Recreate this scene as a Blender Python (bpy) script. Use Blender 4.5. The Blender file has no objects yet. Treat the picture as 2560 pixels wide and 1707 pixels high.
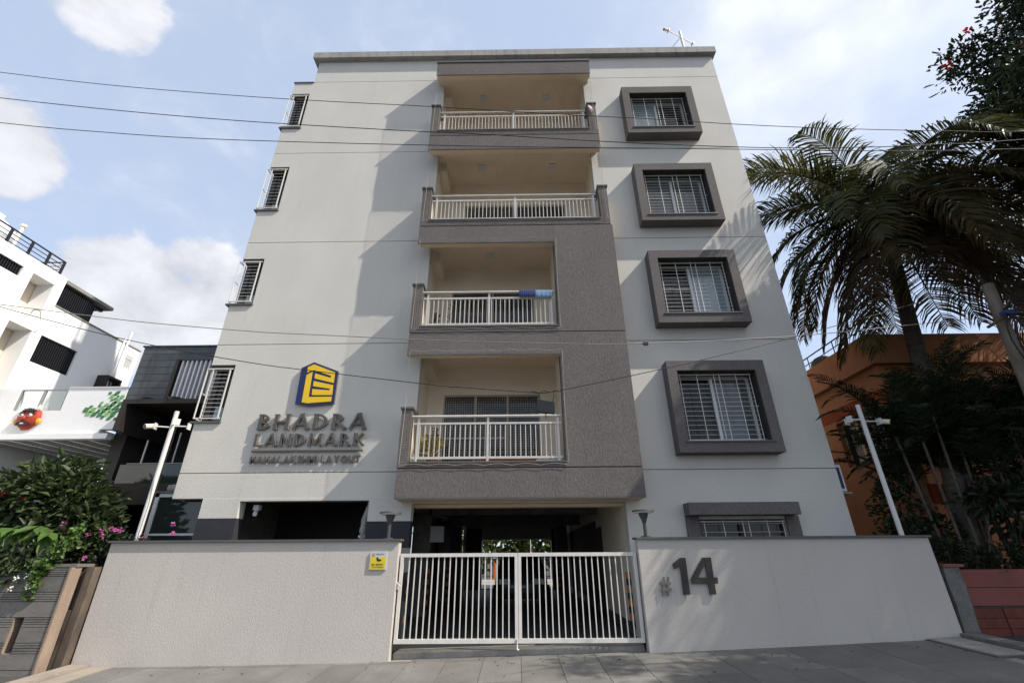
import bpy, math, random
import numpy as np
from mathutils import Vector, Matrix

random.seed(7)
rng = np.random.default_rng(7)
R = math.radians
SC = bpy.context.scene
COL = SC.collection

# ------------------------------------------------------------------ camera
cam_d = bpy.data.cameras.new('camera')
cam_d.sensor_width = 36.0
cam_d.lens = 15.98
cam_d.clip_start = 0.05
cam_d.clip_end = 3000
cam = bpy.data.objects.new('camera', cam_d)
COL.objects.link(cam)
_p, _y, _r = R(25.225), R(-0.499), R(-0.388)
_f = Vector((math.sin(_y) * math.cos(_p), math.cos(_y) * math.cos(_p), math.sin(_p)))
_rt = Vector((math.cos(_y), -math.sin(_y), 0)); _up = _rt.cross(_f)
_rt2 = _rt * math.cos(_r) + _up * math.sin(_r); _up2 = _rt2.cross(_f)
_m = Matrix((_rt2, _up2, -_f)).transposed().to_4x4()
_m.translation = Vector((0, -10, 1.5))
cam.matrix_world = _m
SC.camera = cam

# ------------------------------------------------------------------ sky, sun, exposure
SUN = Vector((1.58, -0.54, 1.80)).normalized()          # towards the sun
world = bpy.data.worlds.new('World'); SC.world = world
world.use_nodes = True
_nt = world.node_tree; _nt.nodes.clear()
def wn(t, **k):
    n = _nt.nodes.new(t)
    for a, b in k.items(): setattr(n, a, b)
    return n
def wl(a, b): _nt.links.new(a, b)
def wmath(op, a, b=None, clamp=False):
    n = wn('ShaderNodeMath', operation=op, use_clamp=clamp)
    for i, v in enumerate((a, b)):
        if v is None: continue
        if isinstance(v, (int, float)): n.inputs[i].default_value = v
        else: wl(v, n.inputs[i])
    return n.outputs[0]
sky = wn('ShaderNodeTexSky', sky_type='NISHITA', sun_disc=False)
sky.sun_elevation = math.asin(SUN.z)
sky.sun_rotation = math.atan2(SUN.x, SUN.y)
sky.altitude = 900; sky.air_density = 1.0; sky.dust_density = 2.2; sky.ozone_density = 1.0
tc = wn('ShaderNodeTexCoord')
nrm = wn('ShaderNodeVectorMath', operation='NORMALIZE'); wl(tc.outputs['Generated'], nrm.inputs[0])
D = nrm.outputs[0]
def noise(scale, detail, rough, stretch=(1, 1, 1), dist=0.0):
    mp = wn('ShaderNodeMapping'); mp.inputs['Scale'].default_value = stretch; wl(D, mp.inputs['Vector'])
    n = wn('ShaderNodeTexNoise'); n.inputs['Scale'].default_value = scale; n.inputs['Detail'].default_value = detail
    n.inputs['Roughness'].default_value = rough; n.inputs['Distortion'].default_value = dist
    wl(mp.outputs[0], n.inputs['Vector']); return n.outputs['Fac']
def dot(v):
    n = wn('ShaderNodeVectorMath', operation='DOT_PRODUCT'); wl(D, n.inputs[0]); n.inputs[1].default_value = Vector(v).normalized()
    return n.outputs['Value']
def rng_map(v, a, b, c=0.0, d=1.0):
    n = wn('ShaderNodeMapRange', clamp=True, interpolation_type='SMOOTHSTEP'); wl(v, n.inputs[0])
    for i, q in enumerate((a, b, c, d)): n.inputs[1 + i].default_value = q
    return n.outputs[0]
n1 = noise(9.0, 9, 0.58, (1, 1, 1.35), 0.3)
n2 = noise(2.0, 4, 0.55)
blobs = None
for v, rad, amp in (((-0.586, 0.381, 0.735), 0.075, 0.85), ((-0.725, 0.450, 0.525), 0.085, 1.0),
                    ((-0.655, 0.640, 0.385), 0.115, 1.1), ((-0.575, 0.690, 0.440), 0.095, 1.0), ((-0.565, 0.735, 0.360), 0.125, 1.1),
                    ((-0.70, 0.60, 0.30), 0.130, 1.0), ((-0.640, 0.610, 0.465), 0.05, 0.45)):
    c0 = math.cos(rad * 1.25); c1 = math.cos(rad * 0.25)
    b = wmath('MULTIPLY', rng_map(dot(v), c0, c1), amp)
    blobs = b if blobs is None else wmath('MAXIMUM', blobs, b)
dens = wmath('ADD', wmath('MULTIPLY', blobs, 0.62), wmath('MULTIPLY', wmath('SUBTRACT', n1, 0.5), 1.25))
wisp = wmath('MULTIPLY', rng_map(wmath('ADD', wmath('MULTIPLY', n1, 0.5), wmath('MULTIPLY', n2, 0.5)), 0.47, 0.70), 0.34)
cloud = wmath('MAXIMUM', rng_map(dens, 0.19, 0.50, 0.0, 0.92), wisp)
glow = rng_map(wmath('ADD', dot(SUN), wmath('MULTIPLY', wmath('SUBTRACT', n2, 0.5), 0.60)), 0.52, 1.0)
cloud = wmath('MAXIMUM', cloud, wmath('MULTIPLY', glow, 0.95))
bright = wmath('ADD', wmath('ADD', 1.8, wmath('MULTIPLY', n1, 3.6)), wmath('MULTIPLY', glow, 2.4))
ccol = wn('ShaderNodeMixRGB', blend_type='MULTIPLY'); ccol.inputs[0].default_value = 1.0
ccol.inputs[1].default_value = (0.97, 0.975, 1.03, 1); wl(bright, ccol.inputs[2])
hz = wn('ShaderNodeMixRGB'); hz.inputs[0].default_value = 0.68         # thin milky haze over the whole sky
wl(sky.outputs[0], hz.inputs[1]); hz.inputs[2].default_value = (2.75, 3.22, 4.05, 1)
mx = wn('ShaderNodeMixRGB'); wl(cloud, mx.inputs[0]); wl(hz.outputs[0], mx.inputs[1]); wl(ccol.outputs[0], mx.inputs[2])
bg = wn('ShaderNodeBackground'); bg.inputs['Strength'].default_value = 0.13
wl(mx.outputs[0], bg.inputs['Color'])
wo = wn('ShaderNodeOutputWorld'); wl(bg.outputs[0], wo.inputs[0])

sun_d = bpy.data.lights.new('sun', 'SUN'); sun_d.energy = 3.6; sun_d.angle = R(0.6); sun_d.color = (1.0, 0.93, 0.84)
sun_o = bpy.data.objects.new('sun', sun_d); COL.objects.link(sun_o)
sun_o.rotation_euler = (-SUN).to_track_quat('-Z', 'Y').to_euler(); sun_o.location = (12, -6, 20)

vs = SC.view_settings
vs.view_transform = 'Standard'; vs.look = 'None'; vs.gamma = 1.0; vs.use_curve_mapping = False
vs.exposure = 0.90

# ------------------------------------------------------------------ materials
MATS = {}
def mat(name, col, rough=0.8, spec=0.3, metal=0.0, var=0.12, vscale=(3, 3, 3), fine=None, bump=None,
        stain=None, bevel=0.0, transl=0.0, col2=None, alpha=None, trans=0.0, coat=0.0, piece=0.0):
    """procedural principled material.  fine=(scale xyz, amount) colour grain; bump=(scale xyz, strength, distance)"""
    m = bpy.data.materials.new(name); m.use_nodes = True; MATS[name] = m
    nt = m.node_tree; N = nt.nodes; L = nt.links
    bs = N['Principled BSDF']
    bs.inputs['Roughness'].default_value = rough
    bs.inputs['Specular IOR Level'].default_value = spec
    bs.inputs['Metallic'].default_value = metal
    if trans: bs.inputs['Transmission Weight'].default_value = trans
    if coat: bs.inputs['Coat Weight'].default_value = coat
    tcn = N.new('ShaderNodeTexCoord')
    def nz(scale, detail=4, rg=0.55):
        mp = N.new('ShaderNodeMapping'); mp.inputs['Scale'].default_value = scale
        L.new(tcn.outputs['Object'], mp.inputs['Vector'])
        n = N.new('ShaderNodeTexNoise'); n.inputs['Scale'].default_value = 1.0
        n.inputs['Detail'].default_value = detail; n.inputs['Roughness'].default_value = rg
        L.new(mp.outputs[0], n.inputs['Vector']); return n.outputs['Fac']
    def mr(v, a, b, c, d):
        n = N.new('ShaderNodeMapRange'); L.new(v, n.inputs[0])
        for i, q in enumerate((a, b, c, d)): n.inputs[1 + i].default_value = q
        return n.outputs[0]
    def mul(c, v):
        n = N.new('ShaderNodeMixRGB'); n.blend_type = 'MULTIPLY'; n.inputs[0].default_value = 1.0
        L.new(c, n.inputs[1]); L.new(v, n.inputs[2]); return n.outputs[0]
    if col2 is not None:
        mxn = N.new('ShaderNodeMixRGB'); mxn.inputs[1].default_value = (*col, 1); mxn.inputs[2].default_value = (*col2, 1)
        L.new(mr(nz(vscale, 3), 0.35, 0.65, 0, 1), mxn.inputs[0]); c = mxn.outputs[0]
    else:
        rgb = N.new('ShaderNodeRGB'); rgb.outputs[0].default_value = (*col, 1); c = rgb.outputs[0]
    if var: c = mul(c, mr(nz(vscale), 0.25, 0.75, 1 - var, 1 + var))
    if fine: c = mul(c, mr(nz(fine[0], 3, 0.6), 0.3, 0.7, 1 - fine[1], 1 + fine[1]))
    if stain:   # stain=(scale, threshold, amount): vertical run-off streaks
        c = mul(c, mr(nz(stain[0], 5, 0.6), stain[1], stain[1] + 0.22, 1.0, 1 - stain[2]))
    if piece:   # every slab, board or tile has its own tone
        oi = N.new('ShaderNodeObjectInfo'); c = mul(c, mr(oi.outputs['Random'], 0, 1, 1 - piece, 1 + piece))
    L.new(c, bs.inputs['Base Color'])
    nrm_in = None
    if bevel:
        bv = N.new('ShaderNodeBevel'); bv.samples = 3; bv.inputs['Radius'].default_value = bevel; nrm_in = bv.outputs[0]
    if bump:
        bp = N.new('ShaderNodeBump'); bp.inputs['Strength'].default_value = bump[1]; bp.inputs['Distance'].default_value = bump[2]
        L.new(nz(bump[0], 3, 0.6), bp.inputs['Height'])
        if nrm_in is not None: L.new(nrm_in, bp.inputs['Normal'])
        nrm_in = bp.outputs[0]
    if nrm_in is not None: L.new(nrm_in, bs.inputs['Normal'])
    if transl:
        tr = N.new('ShaderNodeBsdfTranslucent'); mixs = N.new('ShaderNodeMixShader'); mixs.inputs[0].default_value = transl
        L.new(c, tr.inputs['Color']); L.new(bs.outputs[0], mixs.inputs[1]); L.new(tr.outputs[0], mixs.inputs[2])
        L.new(mixs.outputs[0], N['Material Output'].inputs['Surface'])
    return m

ST_B = ((115, 115, 26), 0.75, 0.013)
mat('stucco', (0.555, 0.535, 0.488), 0.92, 0.15, var=0.06, vscale=(.8, .8, .5), fine=((115, 115, 24), 0.12), bump=ST_B, stain=((6, 6, .5), .58, .09), bevel=.012)
mat('stucco_brown', (0.138, 0.124, 0.119), 0.92, 0.15, var=0.08, vscale=(1.5, 1.5, .5), fine=((110, 110, 20), 0.34), bump=((110, 110, 20), 0.9, 0.014), stain=((3, 3, .3), .62, .15), bevel=.012)
mat('stucco_warm', (0.475, 0.44, 0.40), 0.92, 0.15, var=0.06, vscale=(.8, .8, .6), fine=((120, 120, 30), 0.12), bump=((135, 135, 36), 0.50, 0.012), stain=((9, 9, .45), .58, .12), bevel=.012)
mat('groove', (0.25, 0.19, 0.13), 0.9, 0.1, var=.1)
mat('cream', (0.74, 0.65, 0.52), 0.85, 0.2, var=0.05, vscale=(1, 1, 1))
mat('ceiling_cream', (0.66, 0.53, 0.38), 0.9, 0.1, var=0.05)
mat('band_dark', (0.030, 0.032, 0.038), 0.75, 0.3, var=0.1, bump=((75, 75, 20), .6, .012))
mat('band_grey', (0.26, 0.26, 0.26), 0.85, 0.2, var=0.08)
mat('granite', (0.085, 0.083, 0.083), 0.55, 0.4, var=0.15, vscale=(4, 4, 4), fine=((160, 160, 160), 0.25))
mat('coping', (0.30, 0.29, 0.27), 0.9, 0.2, var=0.15, vscale=(2, 2, 2), fine=((60, 60, 30), 0.15), bump=((70, 70, 30), .5, .01), stain=((6, 6, 1), .5, .35))
mat('white_metal', (0.60, 0.575, 0.53), 0.5, 0.35, var=0.10, vscale=(9, 9, 4), fine=((40, 40, 25), .06))
mat('white_upvc', (0.62, 0.63, 0.62), 0.4, 0.4, var=0.03)
mat('door_frame_shaded', (0.33, 0.30, 0.26), 0.45, 0.4, var=0.05)  # upvc frame colour darkened to carry the shade of the balcony recess
mat('white_pole', (0.60, 0.585, 0.56), 0.45, 0.4, var=0.05, vscale=(5, 5, 1))
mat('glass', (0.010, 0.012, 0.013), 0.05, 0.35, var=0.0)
mat('glass_sky_painted', (0.24, 0.30, 0.315), 0.05, 0.8, var=0.1, vscale=(1.5, 1.5, .6))  # pale blue base colour stands in for sky reflected in the panes
mat('glass_grey', (0.105, 0.120, 0.118), 0.05, 0.5, var=0.25, vscale=(1.5, 1.5, .6))
mat('curtain', (0.10, 0.095, 0.09), 0.8, 0.2, var=0.25, vscale=(14, 14, .4))
mat('letter_metal', (0.085, 0.078, 0.070), 0.45, 0.4, metal=0.2, var=0.08, vscale=(5, 5, 5))
mat('letter_side', (0.17, 0.155, 0.14), 0.4, 0.5, metal=0.3, var=0.06)
mat('number_brown', (0.040, 0.034, 0.030), 0.55, 0.3, var=0.15, vscale=(9, 9, 9))
mat('logo_blue', (0.012, 0.020, 0.085), 0.4, 0.4, var=0.04)
mat('logo_yellow', (0.72, 0.46, 0.012), 0.4, 0.4, var=0.03)
mat('sign_grey', (0.45, 0.46, 0.47), 0.4, 0.4, var=0.03)
mat('sign_yellow', (0.62, 0.48, 0.02), 0.4, 0.4, var=0.05)
mat('sign_navy', (0.012, 0.017, 0.05), 0.5, 0.3, var=0.0)
mat('lamp_grey', (0.055, 0.058, 0.06), 0.45, 0.4, var=0.1)
mat('diffuser', (0.6, 0.62, 0.6), 0.4, 0.4, var=0.03)
mat('black_plastic', (0.012, 0.012, 0.013), 0.4, 0.4, var=0.1)
mat('cable_black', (0.02, 0.019, 0.018), 0.6, 0.3, var=0.1)
mat('cable_grey', (0.22, 0.21, 0.19), 0.5, 0.4, var=0.1)
mat('net', (0.38, 0.345, 0.28), 0.8, 0.2, var=0.05)
mat('towel_navy', (0.025, 0.045, 0.16), 0.95, 0.1, var=0.25, vscale=(20, 20, 20))
mat('towel_sky', (0.16, 0.27, 0.42), 0.95, 0.1, var=0.2, vscale=(20, 20, 20))
mat('pink_cloth', (0.55, 0.26, 0.19), 0.9, 0.1, var=0.3, vscale=(14, 14, 14), col2=(0.6, 0.58, 0.55))
mat('terracotta', (0.32, 0.10, 0.035), 0.8, 0.2, var=0.15)
mat('orange_paint', (0.50, 0.17, 0.012), 0.5, 0.4, var=0.15, vscale=(8, 8, 8))
mat('black_paint', (0.015, 0.015, 0.016), 0.5, 0.4, var=0.1)
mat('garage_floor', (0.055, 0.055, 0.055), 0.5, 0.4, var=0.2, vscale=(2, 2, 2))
mat('paver', (0.140, 0.135, 0.124), 0.75, 0.3, var=0.18, vscale=(1.6, 1.6, 1.6), fine=((40, 40, 40), 0.14), bump=((30, 30, 30), .3, .006), stain=((2.2, .7, 1), .55, -.28), bevel=.004, piece=0.13)
mat('paver_tan', (0.26, 0.225, 0.185), 0.8, 0.3, var=0.15, vscale=(2, 2, 2), fine=((40, 40, 40), 0.12), bump=((30, 30, 30), .3, .006))
mat('joint', (0.28, 0.25, 0.21), 0.9, 0.1, var=0.15)
mat('asphalt', (0.055, 0.054, 0.052), 0.9, 0.2, var=0.2, vscale=(.6, .6, .6), fine=((50, 50, 50), 0.25), bump=((60, 60, 60), .5, .008))
mat('concrete', (0.27, 0.255, 0.23), 0.9, 0.2, var=0.25, vscale=(3, 3, 3), fine=((40, 40, 40), 0.15), bump=((25, 25, 25), .5, .012))
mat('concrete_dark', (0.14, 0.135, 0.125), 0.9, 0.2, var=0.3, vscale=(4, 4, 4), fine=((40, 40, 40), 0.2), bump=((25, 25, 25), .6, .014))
mat('stone_grey', (0.150, 0.140, 0.126), 0.65, 0.35, var=0.22, vscale=(1.5, 1.5, 6), fine=((30, 30, 60), 0.18), bump=((25, 25, 60), .35, .006), bevel=.005, piece=0.16)
mat('stone_tan', (0.25, 0.190, 0.145), 0.8, 0.25, var=0.2, vscale=(5, 5, 2), fine=((40, 40, 30), 0.12), bump=((25, 25, 25), .4, .008))
mat('stone_brown', (0.066, 0.052, 0.042), 0.6, 0.35, var=0.25, vscale=(4, 4, 2), fine=((40, 40, 40), 0.15), col2=(0.105, 0.082, 0.062))
mat('white_paint', (0.80, 0.80, 0.79), 0.8, 0.2, var=0.025, vscale=(.8, .8, .8), stain=((2, 2, .2), .66, .06))
mat('white_soft', (0.70, 0.705, 0.71), 0.8, 0.2, var=0.03)
mat('slat_black', (0.010, 0.010, 0.013), 0.45, 0.4, var=0.05)
mat('rail_black', (0.015, 0.014, 0.022), 0.4, 0.4, var=0.05)
mat('roof_slab', (0.22, 0.21, 0.19), 0.85, 0.2, var=0.2)
mat('leaf_mural_dark', (0.040, 0.165, 0.060), 0.6, 0.3, var=0.1, vscale=(9, 9, 9))
mat('leaf_mural_light', (0.185, 0.360, 0.130), 0.6, 0.3, var=0.1, vscale=(9, 9, 9))
mat('slate', (0.052, 0.062, 0.072), 0.55, 0.35, var=0.2, vscale=(2, 2, 5), fine=((20, 20, 60), 0.12), bevel=.005, piece=0.16)
mat('dark_brown', (0.020, 0.016, 0.014), 0.6, 0.3, var=0.12)
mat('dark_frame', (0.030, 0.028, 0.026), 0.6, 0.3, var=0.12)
mat('louvre', (0.56, 0.57, 0.59), 0.5, 0.3, var=0.04)
mat('tank_white', (0.72, 0.73, 0.72), 0.5, 0.3, var=0.03)
mat('tank_blue', (0.10, 0.28, 0.33), 0.5, 0.3, var=0.1)
mat('mask_red', (0.33, 0.040, 0.018), 0.6, 0.3, var=0.2, vscale=(10, 10, 10))
mat('mask_yellow', (0.70, 0.34, 0.02), 0.4, 0.4, var=0.1)
mat('mask_white', (0.72, 0.70, 0.66), 0.4, 0.4, var=0.05)
mat('tinted_glass', (0.022, 0.028, 0.026), 0.06, 0.7, var=0.2, vscale=(1, 1, 1))
mat('orange_wall', (0.36, 0.158, 0.078), 0.85, 0.2, var=0.12, vscale=(.9, .9, .9), fine=((30, 30, 12), .08), stain=((5, 5, .35), .56, .30))
mat('orange_red', (0.26, 0.052, 0.020), 0.85, 0.2, var=0.15, vscale=(1, 1, 1))
mat('cream_frame', (0.55, 0.44, 0.28), 0.6, 0.3, var=0.1)
mat('pink_wall', (0.21, 0.075, 0.062), 0.85, 0.2, var=0.15, vscale=(2, 2, 2), stain=((4, 4, .5), .56, .25))
mat('red_tile', (0.13, 0.030, 0.018), 0.6, 0.35, var=0.35, vscale=(5, 5, 5), piece=0.16)
mat('ac_white', (0.60, 0.62, 0.64), 0.5, 0.3, var=0.04)
mat('ac_grille', (0.03, 0.045, 0.07), 0.5, 0.3, var=0.1)
mat('bark', (0.080, 0.066, 0.050), 0.95, 0.1, var=0.3, vscale=(8, 8, 3), bump=((20, 20, 8), .8, .02))
mat('palm_bark', (0.095, 0.080, 0.065), 0.95, 0.1, var=0.3, vscale=(3, 3, 16), bump=((6, 6, 24), .9, .03))
mat('pole_wood', (0.17, 0.145, 0.115), 0.95, 0.1, var=0.3, vscale=(9, 9, 1.5), bump=((30, 30, 4), .6, .012))
mat('leaf_dark', (0.022, 0.033, 0.015), 0.55, 0.28, var=0.4, vscale=(5, 5, 5), transl=0.22)
mat('leaf_tree', (0.020, 0.034, 0.012), 0.55, 0.3, var=0.4, vscale=(4, 4, 4), transl=0.18)
mat('leaf_mid', (0.040, 0.062, 0.021), 0.5, 0.4, var=0.35, vscale=(6, 6, 6), transl=0.28)
mat('leaf_bright', (0.075, 0.140, 0.026), 0.45, 0.4, var=0.2, vscale=(7, 7, 7), transl=0.30)
mat('leaf_yellow', (0.34, 0.31, 0.035), 0.5, 0.35, var=0.3, vscale=(9, 9, 9), transl=0.3)
mat('leaf_garden', (0.068, 0.100, 0.026), 0.6, 0.3, var=0.4, vscale=(1.2, 1.2, 1.2), transl=0.35)
mat('frond', (0.042, 0.054, 0.014), 0.5, 0.3, var=0.45, vscale=(2, 2, 2), transl=0.36, col2=(0.060, 0.058, 0.014))
mat('frond_old', (0.036, 0.040, 0.013), 0.6, 0.2, var=0.35, vscale=(2, 2, 2), transl=0.40, col2=(0.075, 0.046, 0.013))
mat('frond_dry', (0.055, 0.034, 0.018), 0.7, 0.2, var=0.3, vscale=(3, 3, 3), transl=0.25)
mat('areca', (0.016, 0.027, 0.010), 0.55, 0.2, var=0.35, vscale=(3, 3, 3), transl=0.2)
mat('flower_pink', (0.55, 0.15, 0.36), 0.7, 0.2, var=0.25, vscale=(20, 20, 20), transl=0.3)
mat('flower_red', (0.72, 0.03, 0.035), 0.7, 0.2, var=0.2, vscale=(20, 20, 20), transl=0.3)
mat('flower_white', (0.75, 0.74, 0.66), 0.7, 0.2, var=0.1, transl=0.3)
mat('car_paint', (0.045, 0.048, 0.053), 0.3, 0.5, metal=0.4, var=0.02, coat=0.5)
mat('rubber', (0.012, 0.012, 0.012), 0.8, 0.2, var=0.1)
mat('rusty', (0.11, 0.062, 0.035), 0.8, 0.2, var=0.3, vscale=(20, 20, 20))
mat('blue_clip', (0.02, 0.05, 0.16), 0.5, 0.3, var=0.05)

# clear railing glass: mostly see-through with a real reflection
gm = bpy.data.materials.new('clear_glass'); gm.use_nodes = True; MATS['clear_glass'] = gm
_n = gm.node_tree.nodes; _l = gm.node_tree.links
_tr = _n.new('ShaderNodeBsdfTransparent'); _tr.inputs[0].default_value = (0.86, 0.90, 0.88, 1)
_gl = _n.new('ShaderNodeBsdfGlossy'); _gl.inputs['Roughness'].default_value = 0.03
_mx = _n.new('ShaderNodeMixShader'); _mx.inputs[0].default_value = 0.10; _l.new(_tr.outputs[0], _mx.inputs[1]); _l.new(_gl.outputs[0], _mx.inputs[2])
_l.new(_mx.outputs[0], _n['Material Output'].inputs['Surface'])

# ------------------------------------------------------------------ helpers
class MB:
    def __init__(s): s.v = []; s.f = []; s.mi = []; s.cur = 0; s.sm = []
    def add(s, vs, fs, smooth=False):
        o = len(s.v); s.v += [tuple(p) for p in vs]
        for f in fs: s.f.append(tuple(i + o for i in f)); s.mi.append(s.cur); s.sm.append(smooth)
    def box(s, x0, x1, y0, y1, z0, z1):
        v = [(x0, y0, z0), (x1, y0, z0), (x1, y1, z0), (x0, y1, z0), (x0, y0, z1), (x1, y0, z1), (x1, y1, z1), (x0, y1, z1)]
        s.add(v, [(0, 3, 2, 1), (4, 5, 6, 7), (0, 1, 5, 4), (1, 2, 6, 5), (2, 3, 7, 6), (3, 0, 4, 7)]); return s
    def tube(s, pts, r, n=8, caps=True, r1=None):
        pts = [Vector(p) for p in pts]; m = len(pts); ring = []
        for i, p in enumerate(pts):
            t = (pts[min(i + 1, m - 1)] - pts[max(i - 1, 0)]).normalized()
            a = t.cross(Vector((0, 0, 1)))
            if a.length < 1e-3: a = t.cross(Vector((0, 1, 0)))
            a.normalize(); b = t.cross(a)
            rr = r if r1 is None else r + (r1 - r) * i / max(1, m - 1)
            if isinstance(r, (list, tuple)): rr = r[i]
            ring.append([p + a * (math.cos(k * 2 * math.pi / n) * rr) + b * (math.sin(k * 2 * math.pi / n) * rr) for k in range(n)])
        vs = [q for rg in ring for q in rg]; fs = []
        for i in range(m - 1):
            for k in range(n):
                k2 = (k + 1) % n
                fs.append((i * n + k, i * n + k2, (i + 1) * n + k2, (i + 1) * n + k))
        s.add(vs, fs, smooth=n > 5)
        if caps: s.add(ring[0], [tuple(range(n))]); s.add(ring[-1], [tuple(reversed(range(n)))])
        return s
    def prism(s, poly, y0, y1):
        """poly in (x,z), extruded along y from y0 (front) to y1"""
        n = len(poly); a = sum(poly[i][0] * poly[(i + 1) % n][1] - poly[(i + 1) % n][0] * poly[i][1] for i in range(n))
        if a < 0: poly = poly[::-1]
        vs = [(x, y0, z) for x, z in poly] + [(x, y1, z) for x, z in poly]
        fs = [tuple(range(n)), tuple(reversed(range(n, 2 * n)))] + [(i, i + n, (i + 1) % n + n, (i + 1) % n) for i in range(n)]
        s.add(vs, fs); return s
    def build(s, name, m, parent=None, rnd=False):
        me = bpy.data.meshes.new(name); me.from_pydata(s.v, [], s.f)
        ms = m if isinstance(m, (list, tuple)) else [m]
        for q in ms: me.materials.append(MATS[q])
        if len(ms) > 1: me.polygons.foreach_set('material_index', s.mi)
        if any(s.sm): me.polygons.foreach_set('use_smooth', s.sm)
        me.update()
        return link(name, me, parent)
def each(mb, name, m, parent):
    """every box of the collector becomes an object of its own"""
    for i in range(0, len(mb.v), 8):
        q = MB(); q.add(mb.v[i:i + 8], [(0, 3, 2, 1), (4, 5, 6, 7), (0, 1, 5, 4), (1, 2, 6, 5), (2, 3, 7, 6), (3, 0, 4, 7)]); q.build(name, m, parent)
def link(name, me, parent=None, loc=None):
    o = bpy.data.objects.new(name, me); COL.objects.link(o)
    if loc is not None: o.location = loc
    if parent is not None:
        o.parent = parent
        o.matrix_parent_inverse = WM[parent.name].inverted()
    WM[o.name] = Matrix.Translation(o.location)
    return o
WM = {}
def tag(o, label, cat, group=None):
    o['label'] = label; o['category'] = cat
    if group: o['group'] = group
    return o
def thing(name, loc, label, cat, group=None):
    o = bpy.data.objects.new(name, None); COL.objects.link(o); o.location = loc; o.empty_display_size = .2
    WM[o.name] = Matrix.Translation(Vector(loc))
    return tag(o, label, cat, group)
def struct(o): o['kind'] = 'structure'; return o
def stuff(o): o['kind'] = 'stuff'; return o
def inst(name, me, parent, locs):
    for l in locs: link(name, me, parent, l)
def mesh_of(mb, name, m):
    me = bpy.data.meshes.new(name); me.from_pydata(mb.v, [], mb.f); me.materials.append(MATS[m]); me.update(); return me
def box(name, m, parent, *a): return MB().box(*a).build(name, m, parent)

def holed(mb, x0, x1, z0, z1, y0, y1, holes):
    """a wall slab (front y0, back y1) with rectangular holes and their reveals"""
    xs = sorted({x0, x1, *[min(max(h[i], x0), x1) for h in holes for i in (0, 1)]})
    zs = sorted({z0, z1, *[min(max(h[i], z0), z1) for h in holes for i in (2, 3)]})
    def solid(i, j):
        if i < 0 or j < 0 or i >= len(xs) - 1 or j >= len(zs) - 1: return False
        cx = (xs[i] + xs[i + 1]) / 2; cz = (zs[j] + zs[j + 1]) / 2
        return not any(h[0] < cx < h[1] and h[2] < cz < h[3] for h in holes)
    for i in range(len(xs) - 1):
        for j in range(len(zs) - 1):
            if not solid(i, j): continue
            a, b, c, d = xs[i], xs[i + 1], zs[j], zs[j + 1]
            mb.add([(a, y0, c), (b, y0, c), (b, y0, d), (a, y0, d)], [(0, 1, 2, 3)])
            mb.add([(a, y1, c), (b, y1, c), (b, y1, d), (a, y1, d)], [(3, 2, 1, 0)])
            if not solid(i - 1, j): mb.add([(a, y0, c), (a, y0, d), (a, y1, d), (a, y1, c)], [(0, 1, 2, 3)])
            if not solid(i + 1, j): mb.add([(b, y0, c), (b, y1, c), (b, y1, d), (b, y0, d)], [(0, 1, 2, 3)])
            if not solid(i, j - 1): mb.add([(a, y0, c), (a, y1, c), (b, y1, c), (b, y0, c)], [(0, 1, 2, 3)])
            if not solid(i, j + 1): mb.add([(a, y0, d), (b, y0, d), (b, y1, d), (a, y1, d)], [(0, 1, 2, 3)])
    return mb

def nrmz(a): return a / np.maximum(np.linalg.norm(a, axis=-1, keepdims=True), 1e-9)
def leaf_mesh(name, C, A, U, ln, wd, m, parent, fold=0.25, extra=None):
    """many folded six-point leaves: C bases, A length axes, U facing normals"""
    C = np.asarray(C, float); n = len(C); A = nrmz(np.asarray(A, float)); U = np.asarray(U, float)
    S = nrmz(np.cross(A, U)); U = np.cross(S, A)
    ln = np.broadcast_to(np.asarray(ln, float), n)[:, None]; wd = np.broadcast_to(np.asarray(wd, float), n)[:, None]
    pts = [C, C + A * ln * .42 + S * wd * .5 + U * wd * fold, C + A * ln * .80 + S * wd * .28 + U * wd * fold * .3, C + A * ln - U * ln * .14,
           C + A * ln * .80 - S * wd * .28 + U * wd * fold * .3, C + A * ln * .42 - S * wd * .5 + U * wd * fold]
    V = np.stack(pts, 1).reshape(-1, 3)
    base = (np.arange(n) * 6)[:, None]
    F = np.concatenate([base + np.array([[0, 1, 2, 3]]), base + np.array([[0, 3, 4, 5]])], 0)
    me = bpy.data.meshes.new(name); me.vertices.add(len(V)); me.vertices.foreach_set('co', V.ravel())
    nf = len(F); me.loops.add(nf * 4); me.loops.foreach_set('vertex_index', F.ravel().astype(np.int32))
    me.polygons.add(nf); me.polygons.foreach_set('loop_start', (np.arange(nf) * 4).astype(np.int32))
    me.materials.append(MATS[m]); me.update(); me.validate()
    return link(name, me, parent)
def rand_dirs(n, up=0.0):
    d = rng.normal(size=(n, 3)); d[:, 2] += up; return nrmz(d)
def blob_points(blobs, n, shell=0.55):
    """points spread through ellipsoids (cx,cy,cz,rx,ry,rz), denser towards their outside; returns points and outward dirs"""
    w = np.array([b[3] * b[4] + b[4] * b[5] + b[3] * b[5] for b in blobs]); w = w / w.sum()
    k = rng.choice(len(blobs), n, p=w); B = np.array(blobs)[k]
    d = rand_dirs(n); r = (shell + (1 - shell) * rng.random(n)) ** 1.0
    r *= 1 + .10 * rng.normal(size=n)
    return B[:, :3] + d * B[:, 3:] * r[:, None], d

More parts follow.
